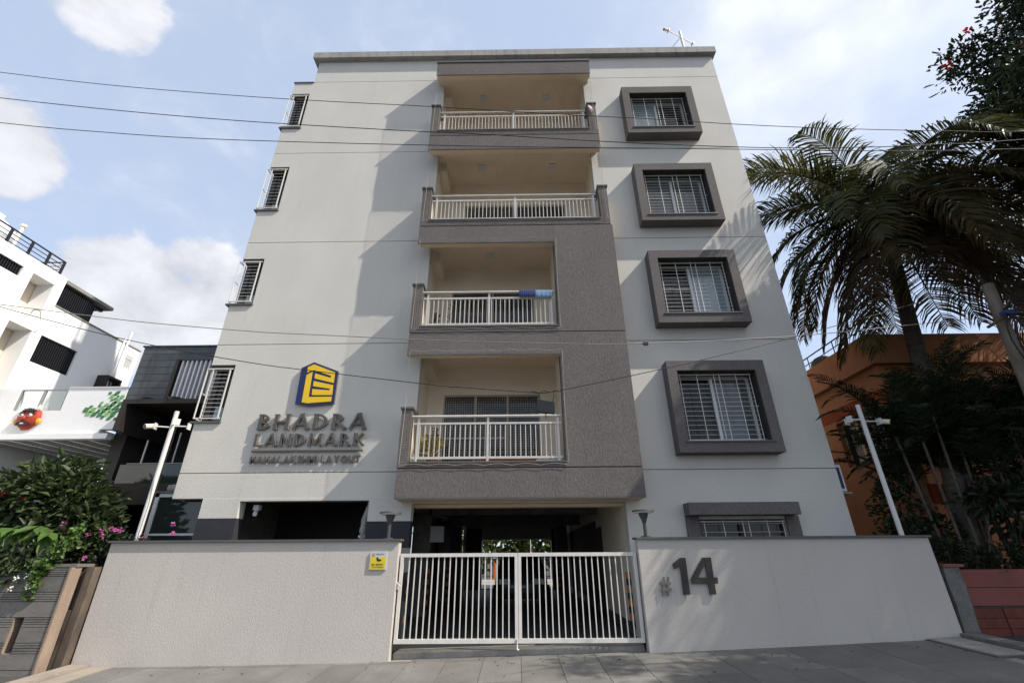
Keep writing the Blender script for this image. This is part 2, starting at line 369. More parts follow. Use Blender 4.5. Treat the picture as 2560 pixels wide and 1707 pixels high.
# ------------------------------------------------------------------ ground
def gz(x, y):
    xc = max(-10.0, min(10.0, x))
    return -0.005 + 0.0240 * xc + 0.0013 * xc * xc - 0.030 * max(0, min(6, -1.1 - y))
GX = [-400, -120, -40, -18] + [v * 1.0 for v in range(-12, 13)] + [18, 40, 120, 400]
GY = [-400, -120, -40, -16, -10, -8, -6, -5, -4, -3.6, -3, -2, -1.1, -.5, 0, 4, 10, 20, 40, 120, 400]
gv = [(x, y, gz(x, y) - .03) for y in GY for x in GX]; nx = len(GX)
gf = [(j * nx + i, j * nx + i + 1, (j + 1) * nx + i + 1, (j + 1) * nx + i) for j in range(len(GY) - 1) for i in range(nx - 1)]
mb = MB(); mb.add(gv, gf); road = struct(mb.build('road', 'asphalt'))

def sheet(x0, x1, y0, y1, dz, nxs=1):
    v = []; f = []
    for i in range(nxs + 1):
        x = x0 + (x1 - x0) * i / nxs
        v += [(x, y0, gz(x, y0) + dz), (x, y1, gz(x, y1) + dz)]
    for i in range(nxs): f.append((2 * i, 2 * i + 2, 2 * i + 3, 2 * i + 1))
    return v, f
mb = MB(); mb.add(*sheet(-6.75, 6.9, -4.0, -.86, -.006, 28)); pav = struct(mb.build('pavement', 'joint'))
def slab(x0, x1, y0, y1, top, skew=0, thick=.03):
    c = [(x0, y0), (x1, y0), (x1, y1), (x0, y1)]
    t = [(x, y, gz(x, y) + top) for x, y in c]; b = [(x, y, gz(x, y) + top - thick) for x, y in c]
    m = MB(); m.add(t + b, [(0, 1, 2, 3), (0, 4, 5, 1), (1, 5, 6, 2), (2, 6, 7, 3), (3, 7, 4, 0)]); return m
g = .004
for j, (ya, yb) in enumerate(((-1.22, -.90), (-2.44, -1.22), (-3.66, -2.44))):
    for i in range(22):
        xa = -6.62 + i * .605; xb = xa + .605
        if j == 0 and not (-2.3 < xb and xa < 2.3): ya_, yb_ = -1.22, -1.07
        else: ya_, yb_ = ya, yb
        if j == 0 and (xa < -2.05 < xb or xa < 2.05 < xb): yb_ = -1.08
        o = slab(xa + g, xb - g, ya_ + g, yb_ - g, .001 + random.uniform(-.0015, .0015)).build('paver_slab', 'paver', pav)
slab(-7.0, -6.64, -3.6, -1.09, .012).build('kerb_stone', 'paver_tan', pav)
slab(-7.32, -7.02, -3.6, -1.12, .055, thick=.1).build('kerb_stone', 'paver_tan', pav)
mh = thing('inspection_cover', (6.95, -1.6, gz(6.95, -1.6)), 'pale concrete inspection cover set in the pavement at the right wall end', 'cover')
slab(6.70, 7.18, -2.3, -1.14, .026, thick=.06).build('cover_slab', 'concrete', mh)
mb = MB()
for (a, b, c, d) in ((6.66, 6.69, -2.34, -1.12), (7.19, 7.22, -2.34, -1.12)):
    q = slab(a, b, c, d, .016, thick=.05); mb.add(q.v, q.f)
q = slab(6.69, 7.19, -2.34, -2.31, .016, thick=.05); mb.add(q.v, q.f)
mb.build('cover_frame', 'granite', mh)
slab(7.26, 7.52, -3.6, -1.0, .07, thick=.14).build('kerb_stone', 'concrete_dark', pav)
th = struct(slab(-2.11, 2.11, -.895, -.45, .075, thick=.12).build('gate_threshold', 'concrete'))

# ------------------------------------------------------------------ the apartment building
AB = thing('apartment_building', (0, 0, 0), 'tall pale grey five storey apartment block with brown central balconies', 'building')
XL, XR, XU = -7.28, 6.80, -6.645
GRV = [3.15, 6.20, 9.265, 12.605, 15.86]
CORNER = [(4.29, 5.67), (7.34, 8.735), (10.405, 12.05), (13.71, 15.30)]
WINZ = [(3.66, 5.29), (6.76, 8.39), (9.80, 11.42), (13.14, 14.68)]
WX0, WX1 = 3.66, 5.44
HOLES = [(-2.20, 2.25, -1, 2.50), (-5.82, -3.10, -1, 2.57), (-2.27, 1.02, 3.20, 6.02), (-2.27, 1.02, 6.30, 9.12),
         (-2.27, 2.32, 9.45, 12.45), (-2.27, 2.32, 12.75, 15.72), (3.69, 5.46, 1.00, 2.15)]
HOLES += [(WX0, WX1, a, b) for a, b in WINZ] + [(XL - 1, -6.70, a, b) for a, b in CORNER]
zb = [0.0] + GRV + [16.95]
for k in range(6):
    a, b = zb[k] + (.008 if k else 0), zb[k + 1] - (.008 if k < 5 else 0)
    mb = MB()
    if k == 0:
        holed(mb, -6.62, XR, a, 2.63, 0, .24, HOLES); holed(mb, XL, XR, 2.63, b, 0, .24, HOLES)
    elif k == 5: holed(mb, XU, XR, a, b, 0, .24, HOLES)
    else: holed(mb, XL, XR, a, b, 0, .24, HOLES)
    mb.build('wall_panel', 'stucco', AB)
mb = MB()      # recessed render behind the grooves
for zg in GRV: 
    for xa, xb in ((XL if zg < 15 else XU, -2.3), (2.35, XR)): mb.box(xa + .01, xb - .012, .014, .1, zg - .02, zg + .02)
each(mb, 'groove', 'groove', AB)
# side walls, roof and rear wall
mb = MB(); mb.box(XR - .24, XR, .241, 14, 0, 16.95); mb.box(-2.62, -2.46, .241, 13.9, 2.63, 16.95)
mb.box(-2.459, XR - .241, .242, 13.99, 16.3, 16.5); mb.box(XU, -2.63, .242, 13.69, 2.91, 3.0)
holed(mb, -2.6, XR - .25, 0, 16.9, 13.7, 13.95, [(-1.7, 1.6, .1, 2.2)])
mb.build('side_wall', 'stucco', AB)
box('bay_coping', 'granite', AB, XL - .03, XU - .002, -.03, .26, 15.82, 15.86)
mb = MB(); mb.box(XU - .16, XR + .10, -.17, .3, 16.90, 17.18); mb.box(XR - .3, XR + .10, .301, 14, 16.9, 17.18); mb.box(XU - .16, -2.5, .3005, .5, 16.9, 17.18)
mb.build('parapet_coping', 'coping', AB)
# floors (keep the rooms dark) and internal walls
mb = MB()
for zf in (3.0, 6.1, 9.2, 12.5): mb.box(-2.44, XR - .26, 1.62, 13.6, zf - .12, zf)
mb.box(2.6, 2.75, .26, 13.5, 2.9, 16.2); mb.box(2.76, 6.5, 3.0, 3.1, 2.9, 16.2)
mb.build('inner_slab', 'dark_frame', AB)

# --- brown balcony stack
BF = -.54
mb = MB()
mb.box(-2.45, 2.55, BF, -.002, 2.55, 3.115)                # lowest band
mb.build('balcony_band', 'stucco_brown', AB)
mb = MB()
holed(mb, -2.46, 2.55, 3.135, 6.195, BF, BF + .20, [(-2.24, 1.02, 3.225, 9), (-3, -2.24, 4.37, 9)])
mb.box(1.03, 2.55, BF + .201, -.003, 3.135, 6.195)
mb.build('balcony_band', 'stucco_brown', AB)
mb = MB(); mb.box(-2.47, 1.029, BF + .001, BF + .2, 5.66, 6.194); mb.build('balcony_beam', 'stucco_brown', AB)
mb = MB()
holed(mb, -2.48, 2.555, 6.215, 9.30, BF, BF + .20, [(-2.25, 1.02, 6.345, 12), (-3, -2.25, 7.50, 12)])
mb.box(1.03, 2.555, BF + .201, -.003, 6.215, 9.30)
mb.build('balcony_band', 'stucco_brown', AB)
mb = MB(); mb.box(-2.48, 1.029, BF + .001, BF + .2, 8.79, 9.299); mb.build('balcony_beam', 'stucco_brown', AB)
mb = MB()
holed(mb, -2.485, 2.52, 9.32, 9.50, BF, BF + .2, []); mb.box(-2.485, -2.25, BF, BF + .2, 9.50, 10.60); mb.box(2.29, 2.52, BF, BF + .2, 9.50, 10.60)
mb.build('balcony_band', 'stucco_brown', AB)
box('balcony_beam', 'stucco_brown', AB, -2.46, 2.50, BF, BF + .2, 12.11, 12.62)
mb = MB()
mb.box(-2.46, 2.50, BF, BF + .2, 12.64, 12.84); mb.box(-2.46, -2.225, BF, BF + .2, 12.84, 13.91); mb.box(2.25, 2.49, BF, BF + .2, 12.84, 13.91)
mb.build('balcony_band', 'stucco_brown', AB)
mb = MB(); mb.box(-2.43, 2.46, BF, BF + .2, 15.38, 15.93); mb.box(-2.43, 2.46, BF + .2, -.003, 15.60, 15.93)
mb.build('balcony_canopy', 'stucco_brown', AB)
box('canopy_drip', 'granite', AB, -2.45, 2.48, BF - .02, -.004, 15.945, 16.03)
# dark drip edges below the beams, granite caps on the posts, cills
mb = MB()
for x0, x1, zz in ((-2.47, 1.02, 5.645), (-2.48, 1.02, 8.775), (-2.46, 2.50, 12.095), (-2.43, 2.46, 15.365)): mb.box(x0, x1, BF, BF + .03, zz - .012, zz + .0148)
mb.box(-2.45, 2.55, BF, BF + .02, 2.53, 2.5495)
each(mb, 'drip_edge', 'granite', AB)
mb = MB()
for x0, x1, zz in ((-2.46, 1.02, 5.645), (-2.47, 1.02, 8.775), (-2.45, 2.49, 12.095), (-2.42, 2.45, 15.365)): mb.box(x0, x1, BF + .031, BF + .2, zz, zz + .0149)
mb.box(-2.44, 2.54, BF + .021, -.003, 2.53, 2.5496)
each(mb, 'soffit', 'ceiling_cream', AB)
mb = MB()
for x0, x1, zz in ((-2.49, -2.21, 4.37), (-2.51, -2.22, 7.50), (-2.515, -2.22, 10.60), (2.26, 2.55, 10.60), (-2.49, -2.195, 13.91), (2.22, 2.52, 13.91)):
    mb.box(x0, x1, BF - .03, .0 - .004, zz + .001, zz + .045)
for x0, x1, zz in ((-2.235, 1.015, 3.226), (-2.245, 1.015, 6.346), (-2.245, 2.285, 9.501), (-2.22, 2.245, 12.841)):
    mb.box(x0, x1, BF - .025, BF + .24, zz, zz + .03)
each(mb, 'granite_sill', 'granite', AB)
# cream returns of the balcony parapets, soffits, recess walls and ceilings
mb = MB()
for x0, x1, za, zt in ((-2.455, -2.285, 3.14, 4.37), (-2.475, -2.295, 6.22, 7.50), (-2.48, -2.30, 9.33, 10.60), (-2.455, -2.28, 12.65, 13.91), (2.34, 2.515, 9.33, 10.60), (2.31, 2.485, 12.65, 13.91)):
    mb.box(x0, x1, BF + .201, -.003, za, zt)
each(mb, 'parapet_return', 'cream', AB)
mb = MB()
for i, (x1, zf, zc) in enumerate(((1.02, 3.20, 6.0), (1.02, 6.30, 9.10), (2.32, 9.45, 12.42), (2.32, 12.75, 15.70))):
    mb.box(-2.45, -2.272, .242, 1.6, zf, zc)                       # left wall
    mb.box(x1 + .002, x1 + .15, .242, 1.6, zf, zc)
    mb.box(-2.45, x1 + .15, BF + .22, 1.6, zf - .1, zf)            # floor
    mb.box(-2.2705, -2.05, .3, 1.2, zc - .32, zc - .001)           # side beam
    dx0, dx1, dz = ((-1.87, .60, 5.27), (-1.81, .53, 8.37), (-1.55, 1.60, 11.55), (-1.60, 1.55, 14.85))[i]
    holed(mb, -2.27, x1, zf + .001, zc - .002, 1.2, 1.4, [(dx0, dx1, zf - 1, dz)])
mb.build('balcony_wall', 'cream', AB)
mb = MB()
for x1, zc, xo in ((1.02, 6.0, 1.02), (1.02, 9.10, 1.02), (2.50, 12.42, 2.48), (2.46, 15.585, 2.44)):
    mb.box(-2.44, xo, BF + .201, 1.6, zc, zc + .08)
mb.box(-2.2, 2.25, .25, .5, 2.44, 2.56)
each(mb, 'balcony_ceiling', 'ceiling_cream', AB)
mb = MB()
for x, zc in ((-.75, 6.0), (-.7, 9.10), (-1.0, 12.42), (1.2, 12.42), (-1.0, 15.585), (1.1, 15.585)): mb.box(x - .11, x + .11, .35, .57, zc - .03, zc - .001)
each(mb, 'ceiling_light', 'sign_grey', AB)

# sliding doors: each a part with panes and frame bars
def slider(x0, x1, z0, z1, y, n, blue=None, rail=None, curtain=False):
    f = MB(); w = .036
    f.box(x0, x1, y, y + .09, z1 - w, z1); f.box(x0, x1, y, y + .09, z0, z0 + w); f.box(x0, x0 + w, y, y + .09, z0 + w, z1 - w); f.box(x1 - w, x1, y, y + .09, z0 + w, z1 - w)
    pw = (x1 - x0) / n
    for i in range(1, n): f.box(x0 + i * pw - .024, x0 + i * pw + .024, y - .01, y + .07, z0 + w, z1 - w)
    if rail: f.box(x0 + w, x0 + pw * rail[1] - .04, y + .004, y + .05, rail[0] - .025, rail[0] + .025)
    d = f.build('sliding_door', 'door_frame_shaded', AB)
    for i in range(n):
        MB().box(x0 + i * pw + .03, x0 + (i + 1) * pw - .03, y + .03, y + .04, z0 + w - .01, z1 - w + .01).build('pane', blue[i] if blue else 'glass', d)
    return d
slider(-1.87, .60, 3.21, 5.27, 1.24, 3, rail=(4.15, 2))
slider(-1.81, .53, 6.31, 8.37, 1.24, 2)
slider(-1.55, 1.60, 9.46, 11.55, 1.24, 2)
slider(-1.60, 1.55, 12.76, 14.85, 1.24, 2)
box('door_curtain', 'curtain', AB, -1.8, .5, 1.42, 1.45, 3.25, 5.2)
box('window_blind', 'louvre', AB, -.55, .46, 1.225, 1.233, 6.36, 7.35)

# railings
def baluster_mesh(h, r): return mesh_of(MB().box(-r, r, -r, r, 0, h), 'baluster', 'white_metal')
def railing(x0, x1, zsill, ztop, mid, posts, n):
    y = BF + .11; mb = MB()
    mb.tube([(x0 - .13, y - .03, ztop), (x1 + .06, y - .03, ztop)], .028, 8)
    r = mb.build('railing', 'white_metal', AB)
    b = MB(); b.box(x0 - .1, x1 + .06, y - .02, y + .02, mid - .02, mid + .02); b.box(x0 - .1, x1 + .06, y - .022, y + .022, zsill + .10, zsill + .145)
    b.build('rail_bar', 'white_metal', r)
    for px in posts: MB().box(px - .024, px + .024, y - .026, y + .026, zsill + .03, ztop - .02).build('railing_post', 'white_metal', r)
    me = baluster_mesh(mid - .02 - zsill - .145, .0095)
    xs = [x0 + (x1 - x0) * (i + .5) / n for i in range(n)]
    inst('baluster', me, r, [(x, y, zsill + .145) for x in xs if all(abs(x - p) > .04 for p in posts)])
railing(-2.11, .89, 3.226, 4.225, 4.075, (-2.10, -.61, .885), 28)
railing(-2.13, .88, 6.346, 7.335, 7.175, (-2.12, -.63, .87), 28)
railing(-2.12, 2.16, 9.50, 10.40, 10.255, (-2.10, .025, 2.15), 42)
railing(-2.09, 2.12, 12.84, 13.70, 13.555, (-2.075, .005, 2.11), 42)

# safety nets: real thin cord grid hung just outside each opening
def net(x0, x1, z0, z1, y, hem=True):
    mb = MB(); p = .050; h = .0010
    nxn = int((x1 - x0) / p); nzn = int((z1 - z0) / p)
    def wob(x, z): return y - .012 * math.sin(x * 2.1 + z) - .010 * math.sin(z * 3.3 + x * 1.3)
    for i in range(nxn + 1):
        x = x0 + (x1 - x0) * i / nxn
        mb.tube([(x + .008 * math.sin(z * 2.7 + x), wob(x, z), z) for z in np.linspace(z0, z1, 7)], h, 3, False)
    for j in range(nzn + 1):
        z = z0 + (z1 - z0) * j / nzn
        mb.tube([(x, wob(x, z), z - .012 * abs(math.sin((x - x0) * 4.4)) * (1 if j > nzn - 3 else 0)) for x in np.linspace(x0, x1, 13)], h, 3, False)
    o = mb.build('safety_net', 'net', AB); o['kind'] = 'stuff'
    if hem:
        m2 = MB()
        def sc(z, s): return [(x, y - .006, z + s * .035 * abs(math.sin((x - x0) * math.pi * 6 / (x1 - x0)))) for x in np.linspace(x0, x1, 61)]
        m2.tube(sc(z1 + .03, -1), .0035, 4, False); m2.tube(sc(z0 - .035, 1), .0035, 4, False)
        m2.tube([(x0 - .01, y, z0), (x0 - .015 + .03, y, (z0 + z1) / 2), (x0 - .005, y, z1)], .004, 4, False)
        m2.tube([(x1 + .01, y, z0), (x1 - .01, y, (z0 + z1) / 2), (x1 + .01, y, z1)], .004, 4, False)
        m2.build('net_cord', 'net', o)
net(-2.40, 1.05, 3.20, 5.72, BF - .03)
net(-2.42, 1.05, 6.30, 8.87, BF - .03)
net(-2.40, 2.45, 9.47, 12.14, BF - .03)
net(-2.38, 2.42, 12.80, 15.42, BF - .03)

# --- right-hand windows with brown surrounds
WBOX = [(3.44, 5.53), (6.52, 8.62), (9.61, 11.66), (12.92, 14.96)]
PANES = [('glass', 'glass_grey'), ('glass', 'glass_sky_painted'), ('glass_grey', 'glass_grey'), ('glass_sky_painted', 'glass')]
hbar = mesh_of(MB().tube([(0, 0, 0), (WX1 - WX0 - .10, 0, 0)], .0048, 5), 'grille_bar', 'white_metal')
def grille(w, x0, x1, z0, z1, y, nh, vs):
    for i in range(nh): link('grille_bar', hbar, w, (x0 + .05, y, z0 + (z1 - z0) * (i + .5) / nh))
    vb = mesh_of(MB().box(-.007, .007, -.004, .004, 0, z1 - z0 - .03), 'grille_upright', 'white_metal')
    for f in vs: link('grille_upright', vb, w, (x0 + (x1 - x0) * f, y - .016, z0 + .02))
    m = MB()
    m.box(x0 + .02, x1 - .02, y - .008, y + .010, z1 - .045, z1 - .025); m.box(x0 + .02, x1 - .02, y - .008, y + .010, z0 + .03, z0 + .05)
    for zz in (.5,): m.tube([(x0 - .0, y, z0 + (z1 - z0) * zz), (x0 + .06, y, z0 + (z1 - z0) * zz)], .012, 5); m.tube([(x1 - .07, y, z0 + (z1 - z0) * zz), (x1, y, z0 + (z1 - z0) * zz)], .012, 5)
    m.build('grille_frame', 'white_metal', w)
for k in range(4):
    (a, b), (za, zc) = WBOX[k], WINZ[k]
    mb = holed(MB(), 3.44, 5.66, a, b, -.32, -.002, [(WX0, WX1, za, zc)])
    w = mb.build('window', 'stucco_brown', AB)
    mb = MB(); mb.box(WX0 + .001, WX0 + .012, -.29, .22, za + .002, zc - .002); mb.box(WX1 - .012, WX1 - .001, -.29, .22, za + .002, zc - .002); mb.box(WX0 + .013, WX1 - .013, -.29, .22, zc - .012, zc - .001)
    mb.build('reveal', 'dark_frame', w)
    MB().box(WX0 - .05, WX1 + .05, -.345, -.05, za - .004, za + .028).build('sill', 'granite', w)
    f = MB(); y = .08; t = .040; x0, x1, z0, z1 = WX0 + .013, WX1 - .013, za + .03, zc - .014
    f.box(x0, x1, y, y + .1, z0, z0 + t); f.box(x0, x1, y, y + .1, z1 - t, z1); f.box(x0, x0 + t, y, y + .1, z0 + t, z1 - t); f.box(x1 - t, x1, y, y + .1, z0 + t, z1 - t)
    xm = (x0 + x1) / 2; f.box(xm - .033, xm + .033, y - .015, y + .09, z0 + t, z1 - t)
    if k in (1, 2): f.box(x0 + t, xm - .045, y + .02, y + .06, z0 + (z1 - z0) * .56, z0 + (z1 - z0) * .56 + .03)
    f.build('sash_frame', 'white_upvc', w)
    for i, (pa, pb) in enumerate(((x0 + t, xm - .045), (xm + .045, x1 - t))):
        MB().box(pa - .005, pb + .005, y + .045 + i * .02, y + .053 + i * .02, z0 + t - .005, z1 - t + .005).build('pane', PANES[k][i], w)
    MB().box(WX0, WX1, .30, .33, za, zc).build('curtain', 'curtain', w)
    grille(w, WX0, WX1, za + .04, zc, -.12, 15, (.06, .28, .5, .57, .78, .96))
# ground floor window under its hood
mb = MB(); mb.box(3.43, 5.64, -.32, -.002, 2.215, 2.45)
mb.box(3.43, 3.70, -.05, -.0021, .8, 2.214); mb.box(5.46, 5.72, -.05, -.0021, .8, 2.214)
w = mb.build('window', 'stucco_brown', AB)
f = MB(); f.box(3.70, 5.45, .08, .18, 2.08, 2.14); f.box(3.70, 3.76, .08, .18, 1.0, 2.08); f.box(5.39, 5.45, .08, .18, 1.0, 2.08); f.box(4.53, 4.62, .07, .17, 1.0, 2.08)
f.build('sash_frame', 'dark_frame', w)
MB().box(3.76, 5.39, .12, .13, 1.0, 2.08).build('pane', 'glass', w)
grille(w, 3.69, 5.46, 1.05, 2.14, -.0, 7, (.06, .28, .5, .57, .78, .96))

# --- left corner windows
hb2 = mesh_of(MB().tube([(0, 0, 0), (.40, 0, 0)], .005, 5), 'grille_bar', 'white_metal')
for k, (a, b) in enumerate(CORNER):
    mb = MB(); mb.box(-7.25, -6.702, .245, .275, a - .1, b + .1); mb.box(-6.73, -6.702, .02, .2445, a + .002, b - .002); mb.box(-7.279, -6.731, .02, .244, b - .07, b - .001)  # dark back sheet: the unlit room is put into its colour
    mb.box(-7.25, -7.13, .20, .2445, a + .03, b - .07)
    w = mb.build('corner_window', 'dark_frame', AB)
    MB().box(-7.36, -6.68, -.05, .30, a - .045, a - .001).build('sill', 'granite', w)
    for (z0, z1) in ((a + .10, a + .40), (a + .47, b - .12)): MB().box(-7.06, -6.79, .236, .2445, z0, z1).build('pane', 'glass_sky_painted' if k < 3 and z0 < a + .2 else 'glass', w)
    m = MB()
    za, zc = a + .06, b - .12
    m.box(-7.33, -6.73, -.028, -.004, zc, zc + .025); m.box(-7.33, -6.73, -.028, -.004, za, za + .025)
    m.box(-7.33, -7.31, -.028, -.004, za + .025, zc); m.box(-6.79, -6.765, -.028, -.004, za + .025, zc); m.box(-7.19, -7.17, -.026, -.004, za + .025, zc)
    m.box(-7.33, -7.31, .24, .262, a, zc); m.box(-7.33, -7.31, -.003, .239, zc, zc + .025); m.box(-7.33, -7.31, -.003, .239, za, za + .025); m.box(-7.33, -7.31, -.003, .239, (za + zc) / 2, (za + zc) / 2 + .02)
    m.build('grille_frame', 'white_metal', w)
    n = 12
    for i in range(n): link('grille_bar', hb2, w, (-7.18, -.012, za + (zc - za) * (i + .7) / n))

# --- ground floor: painted pier bands, garage interior, columns
mb = MB()
def band(za, zb_, x0, x1, yf=-.004): mb.box(x0, x1, yf, yf + .003, za, zb_)
band(.1, 2.24, -6.624, -5.816); mb.box(-5.819, -5.8165, .0, .24, .1, 2.24)
mb.box(-3.1045, -2.1955, -.0042, -.001, 1.66, 2.16); mb.box(-3.1045, -2.1955, -.0042, -.001, .1, 1.22)
mb.box(-2.1995, -2.196, -.001, .241, 1.66, 2.16); mb.box(-2.1995, -2.196, -.001, .241, .1, 1.22)
each(mb, 'painted_band', 'band_dark', AB)
mb = MB(); mb.box(-3.1045, -2.1955, -.0042, -.001, 1.221, 1.659); mb.build('painted_band', 'band_grey', AB)
mb = MB()
mb.box(XU, XU + .2, .241, 13.69, .09, 2.9)                          # left ground-floor wall
for (x, y) in ((-2.6, 3.6), (-2.6, 7.6), (-2.6, 11.0), (1.9, 11.0)): mb.box(x - .3, x + .2, y, y + .35, .09, 2.78)
each(mb, 'garage_column', 'concrete_dark', AB)
box('garage_wall', 'cream', AB, 2.251, 2.45, .241, 13.69, .09, 2.9)
mb = MB(); mb.box(-6.43, -2.91, 3.0, 3.1, .1, 2.79); mb.box(-2.45, -1.71, 13.6, 13.69, .1, 2.7); mb.box(1.61, 2.24, 13.6, 13.69, .1, 2.7); mb.box(-2.9, -2.8, 3.95, 13.5, .1, 2.79); each(mb, 'garage_wall', 'dark_frame', AB)  # added inner walls, near-black so their colour carries the garage shade
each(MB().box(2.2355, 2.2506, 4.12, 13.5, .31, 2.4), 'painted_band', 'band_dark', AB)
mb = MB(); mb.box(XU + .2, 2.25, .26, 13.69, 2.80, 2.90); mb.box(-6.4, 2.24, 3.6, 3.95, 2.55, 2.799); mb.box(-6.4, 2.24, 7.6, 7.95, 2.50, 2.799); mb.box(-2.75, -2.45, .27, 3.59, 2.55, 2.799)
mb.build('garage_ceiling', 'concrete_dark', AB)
box('door_leaf', 'dark_brown', AB, 2.235, 2.2505, 3.2, 4.1, .1, 2.2)
mb = MB(); mb.box(2.236, 2.2502, .3, 3.19, .1, .3); mb.box(2.236, 2.2502, 4.11, 13, .1, .3); each(mb, 'skirting', 'granite', AB)
mb = MB(); mb.box(-.5, .9, 5.2, 5.26, 2.70, 2.76); mb.box(-.4, .8, 2.6, 2.66, 2.72, 2.78); each(mb, 'tube_light', 'diffuser', AB)
box('meter_box', 'sign_grey', AB, -2.39, -2.02, 3.45, 3.599, 1.85, 2.25)
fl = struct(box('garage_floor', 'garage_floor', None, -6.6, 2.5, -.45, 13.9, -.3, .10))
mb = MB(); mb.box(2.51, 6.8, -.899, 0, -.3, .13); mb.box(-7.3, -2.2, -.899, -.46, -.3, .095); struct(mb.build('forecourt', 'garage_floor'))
def guard(x, y, w, lab, seg=8, d=.0):
    g_ = thing('column_guard', (x, y, .2), lab, 'guard', 'striped column guards')
    mm = (mesh_of(MB().box(-w / 2, w / 2, -.03, 0, 0, .118), 'stripe', 'orange_paint'), mesh_of(MB().box(-w / 2, w / 2, -.03, 0, 0, .118), 'stripe', 'black_paint'))
    for i in range(seg): link('stripe', mm[i % 2], g_, (x, y, 1.20 - (i + 1) * .12))
guard(2.20, .25, .09, 'orange and black striped guard at the right driveway pier')
guard(-2.19, .10, .05, 'orange and black striped guard on the near left pier')
guard(-2.43, 3.598, .12, 'orange and black striped guard on the first left garage column')
guard(-2.43, 7.598, .12, 'orange and black striped guard on the second left garage column')
guard(1.72, 10.998, .16, 'orange and black striped guard on the far right garage column')

# PVC downpipe beside the carport opening
dp = thing('downpipe', (-3.2, .12, .1), 'grey plastic downpipe with clips in the carport opening', 'pipe')
MB().tube([(-3.20, .12, .1), (-3.20, .12, 2.2), (-3.12, .12, 2.45), (-3.12, .12, 2.56)], .055, 12).build('pipe', 'band_grey', dp)
MB().tube([(-3.20, .12, 1.95), (-3.20, .12, 2.05)], .066, 12).build('collar', 'band_grey', dp)
MB().box(-3.14, -3.10, .09, .15, 1.90, 1.93).build('clip', 'white_upvc', dp)
mbb = MB(); mbb.box(-3.27, -3.101, .10, .14, 1.86, 1.90); mbb.build('clip', 'white_upvc', dp)
cc = thing('security_camera', (-5.6, .3, 2.4), 'small white dome camera under the carport ceiling', 'camera')
MB().box(-5.66, -5.54, .26, .38, 2.42, 2.52).build('base', 'white_upvc', cc)
MB().tube([(-5.6, .32, 2.42), (-5.58, .25, 2.36), (-5.55, .18, 2.33)], .045, 10).build('camera_body', 'white_upvc', cc)

# ------------------------------------------------------------------ signs on the facade
SG = thing('building_sign', (-4.6, -.01, 3.3), 'raised metal lettering of the building name on the left facade', 'sign')
def arcband(cx, cz, rx, rz, t0, t1, wx, wz, n=12):
    o = []; i_ = []
    for k in range(n + 1):
        a = R(t0 + (t1 - t0) * k / n); o.append((cx + rx * math.cos(a), cz + rz * math.sin(a))); i_.append((cx + (rx - wx) * math.cos(a), cz + (rz - wz) * math.sin(a)))
    return o + i_[::-1]
def flare(p, q, w, e=1.55):
    p = Vector(p); q = Vector(q); d = (q - p); L_ = d.length; d.normalize(); n = Vector((-d.y, d.x)); h = w / 2
    out = []
    prof = [(0, e), (.05, e * .86), (.16, 1.08), (.5, 1), (.84, 1.08), (.95, e * .86), (1, e)]
    for t, k in prof: out.append(tuple(p + d * (L_ * t) + n * (h * k)))
    for t, k in prof[::-1]: out.append(tuple(p + d * (L_ * t) - n * (h * k)))
    return out
S = .165
GL = {
 'B': (.66, [flare((.13, 0), (.13, 1), S), arcband(.13, .745, .42, .255, -90, 90, .15, .10), arcband(.13, .265, .50, .265, -90, 90, .16, .10)]),
 'H': (.84, [flare((.12, 0), (.12, 1), S), flare((.72, 0), (.72, 1), S), [(.16, .43), (.68, .43), (.68, .55), (.16, .55)]]),
 'A': (.86, [flare((.06, 0), (.42, 1), S * .72, 1.5), flare((.80, 0), (.43, 1.02), S * 1.05, 1.5), [(.20, .26), (.66, .26), (.62, .37), (.24, .37)]]),
 'D': (.82, [flare((.13, 0), (.13, 1), S), arcband(.13, .5, .65, .5, -90, 90, .19, .10, 16)]),
 'R': (.78, [flare((.13, 0), (.13, 1), S), arcband(.13, .72, .45, .28, -90, 90, .16, .10), flare((.30, .48), (.74, 0), S, 1.3)]),
 'L': (.60, [flare((.13, 0), (.13, 1), S), [(.13, 0), (.56, -.02), (.60, .20), (.54, .11), (.13, .12)]]),
 'N': (.86, [flare((.12, 0), (.12, 1), S * .8), flare((.74, 0), (.74, 1), S * .8), flare((.10, 1), (.74, .0), S, 1.2)]),
 'M': (1.02, [flare((.10, 0), (.18, 1), S * .8), flare((.92, 0), (.84, 1), S), flare((.18, 1), (.51, .12), S * .95, 1.1), flare((.84, 1), (.51, .12), S * .7, 1.1)]),
 'K': (.78, [flare((.13, 0), (.13, 1), S), flare((.22, .46), (.66, 1), S * .8, 1.4), flare((.28, .56), (.74, 0), S, 1.4)]),
}
def lettering(text, x0, x1, z0, h, y0, y1):
    tot = sum(GL[c][0] + .17 for c in text) - .17; sx = (x1 - x0) / tot; x = x0
    for c in text:
        wd, strokes = GL[c]; mb = MB()
        for i, st in enumerate(strokes): mb.prism([(x + px * sx, z0 + pz * h) for px, pz in st], y0 - i * .0012, y1)
        o = mb.build('letter', ['letter_metal', 'letter_side'], SG)
        for p in o.data.polygons: p.material_index = 0 if p.normal.y < -.9 else 1
        x += (wd + .17) * sx
lettering('BHADRA', -5.80, -3.36, 4.07, .355, -.085, -.02)
lettering('LANDMARK', -5.79, -3.36, 3.705, .27, -.085, -.02)
MB().box(-5.80, -3.365, -.07, -.02, 3.585, 3.618).build('underline', 'letter_metal', SG)
mb = MB()
for x, z in [(-5.7 + i * .22, z) for i in range(11) for z in (4.2, 3.8, 3.60)]: mb.box(x - .006, x + .006, -.021, .0, z - .006, z + .006)
mb.build('stud', 'letter_side', SG)
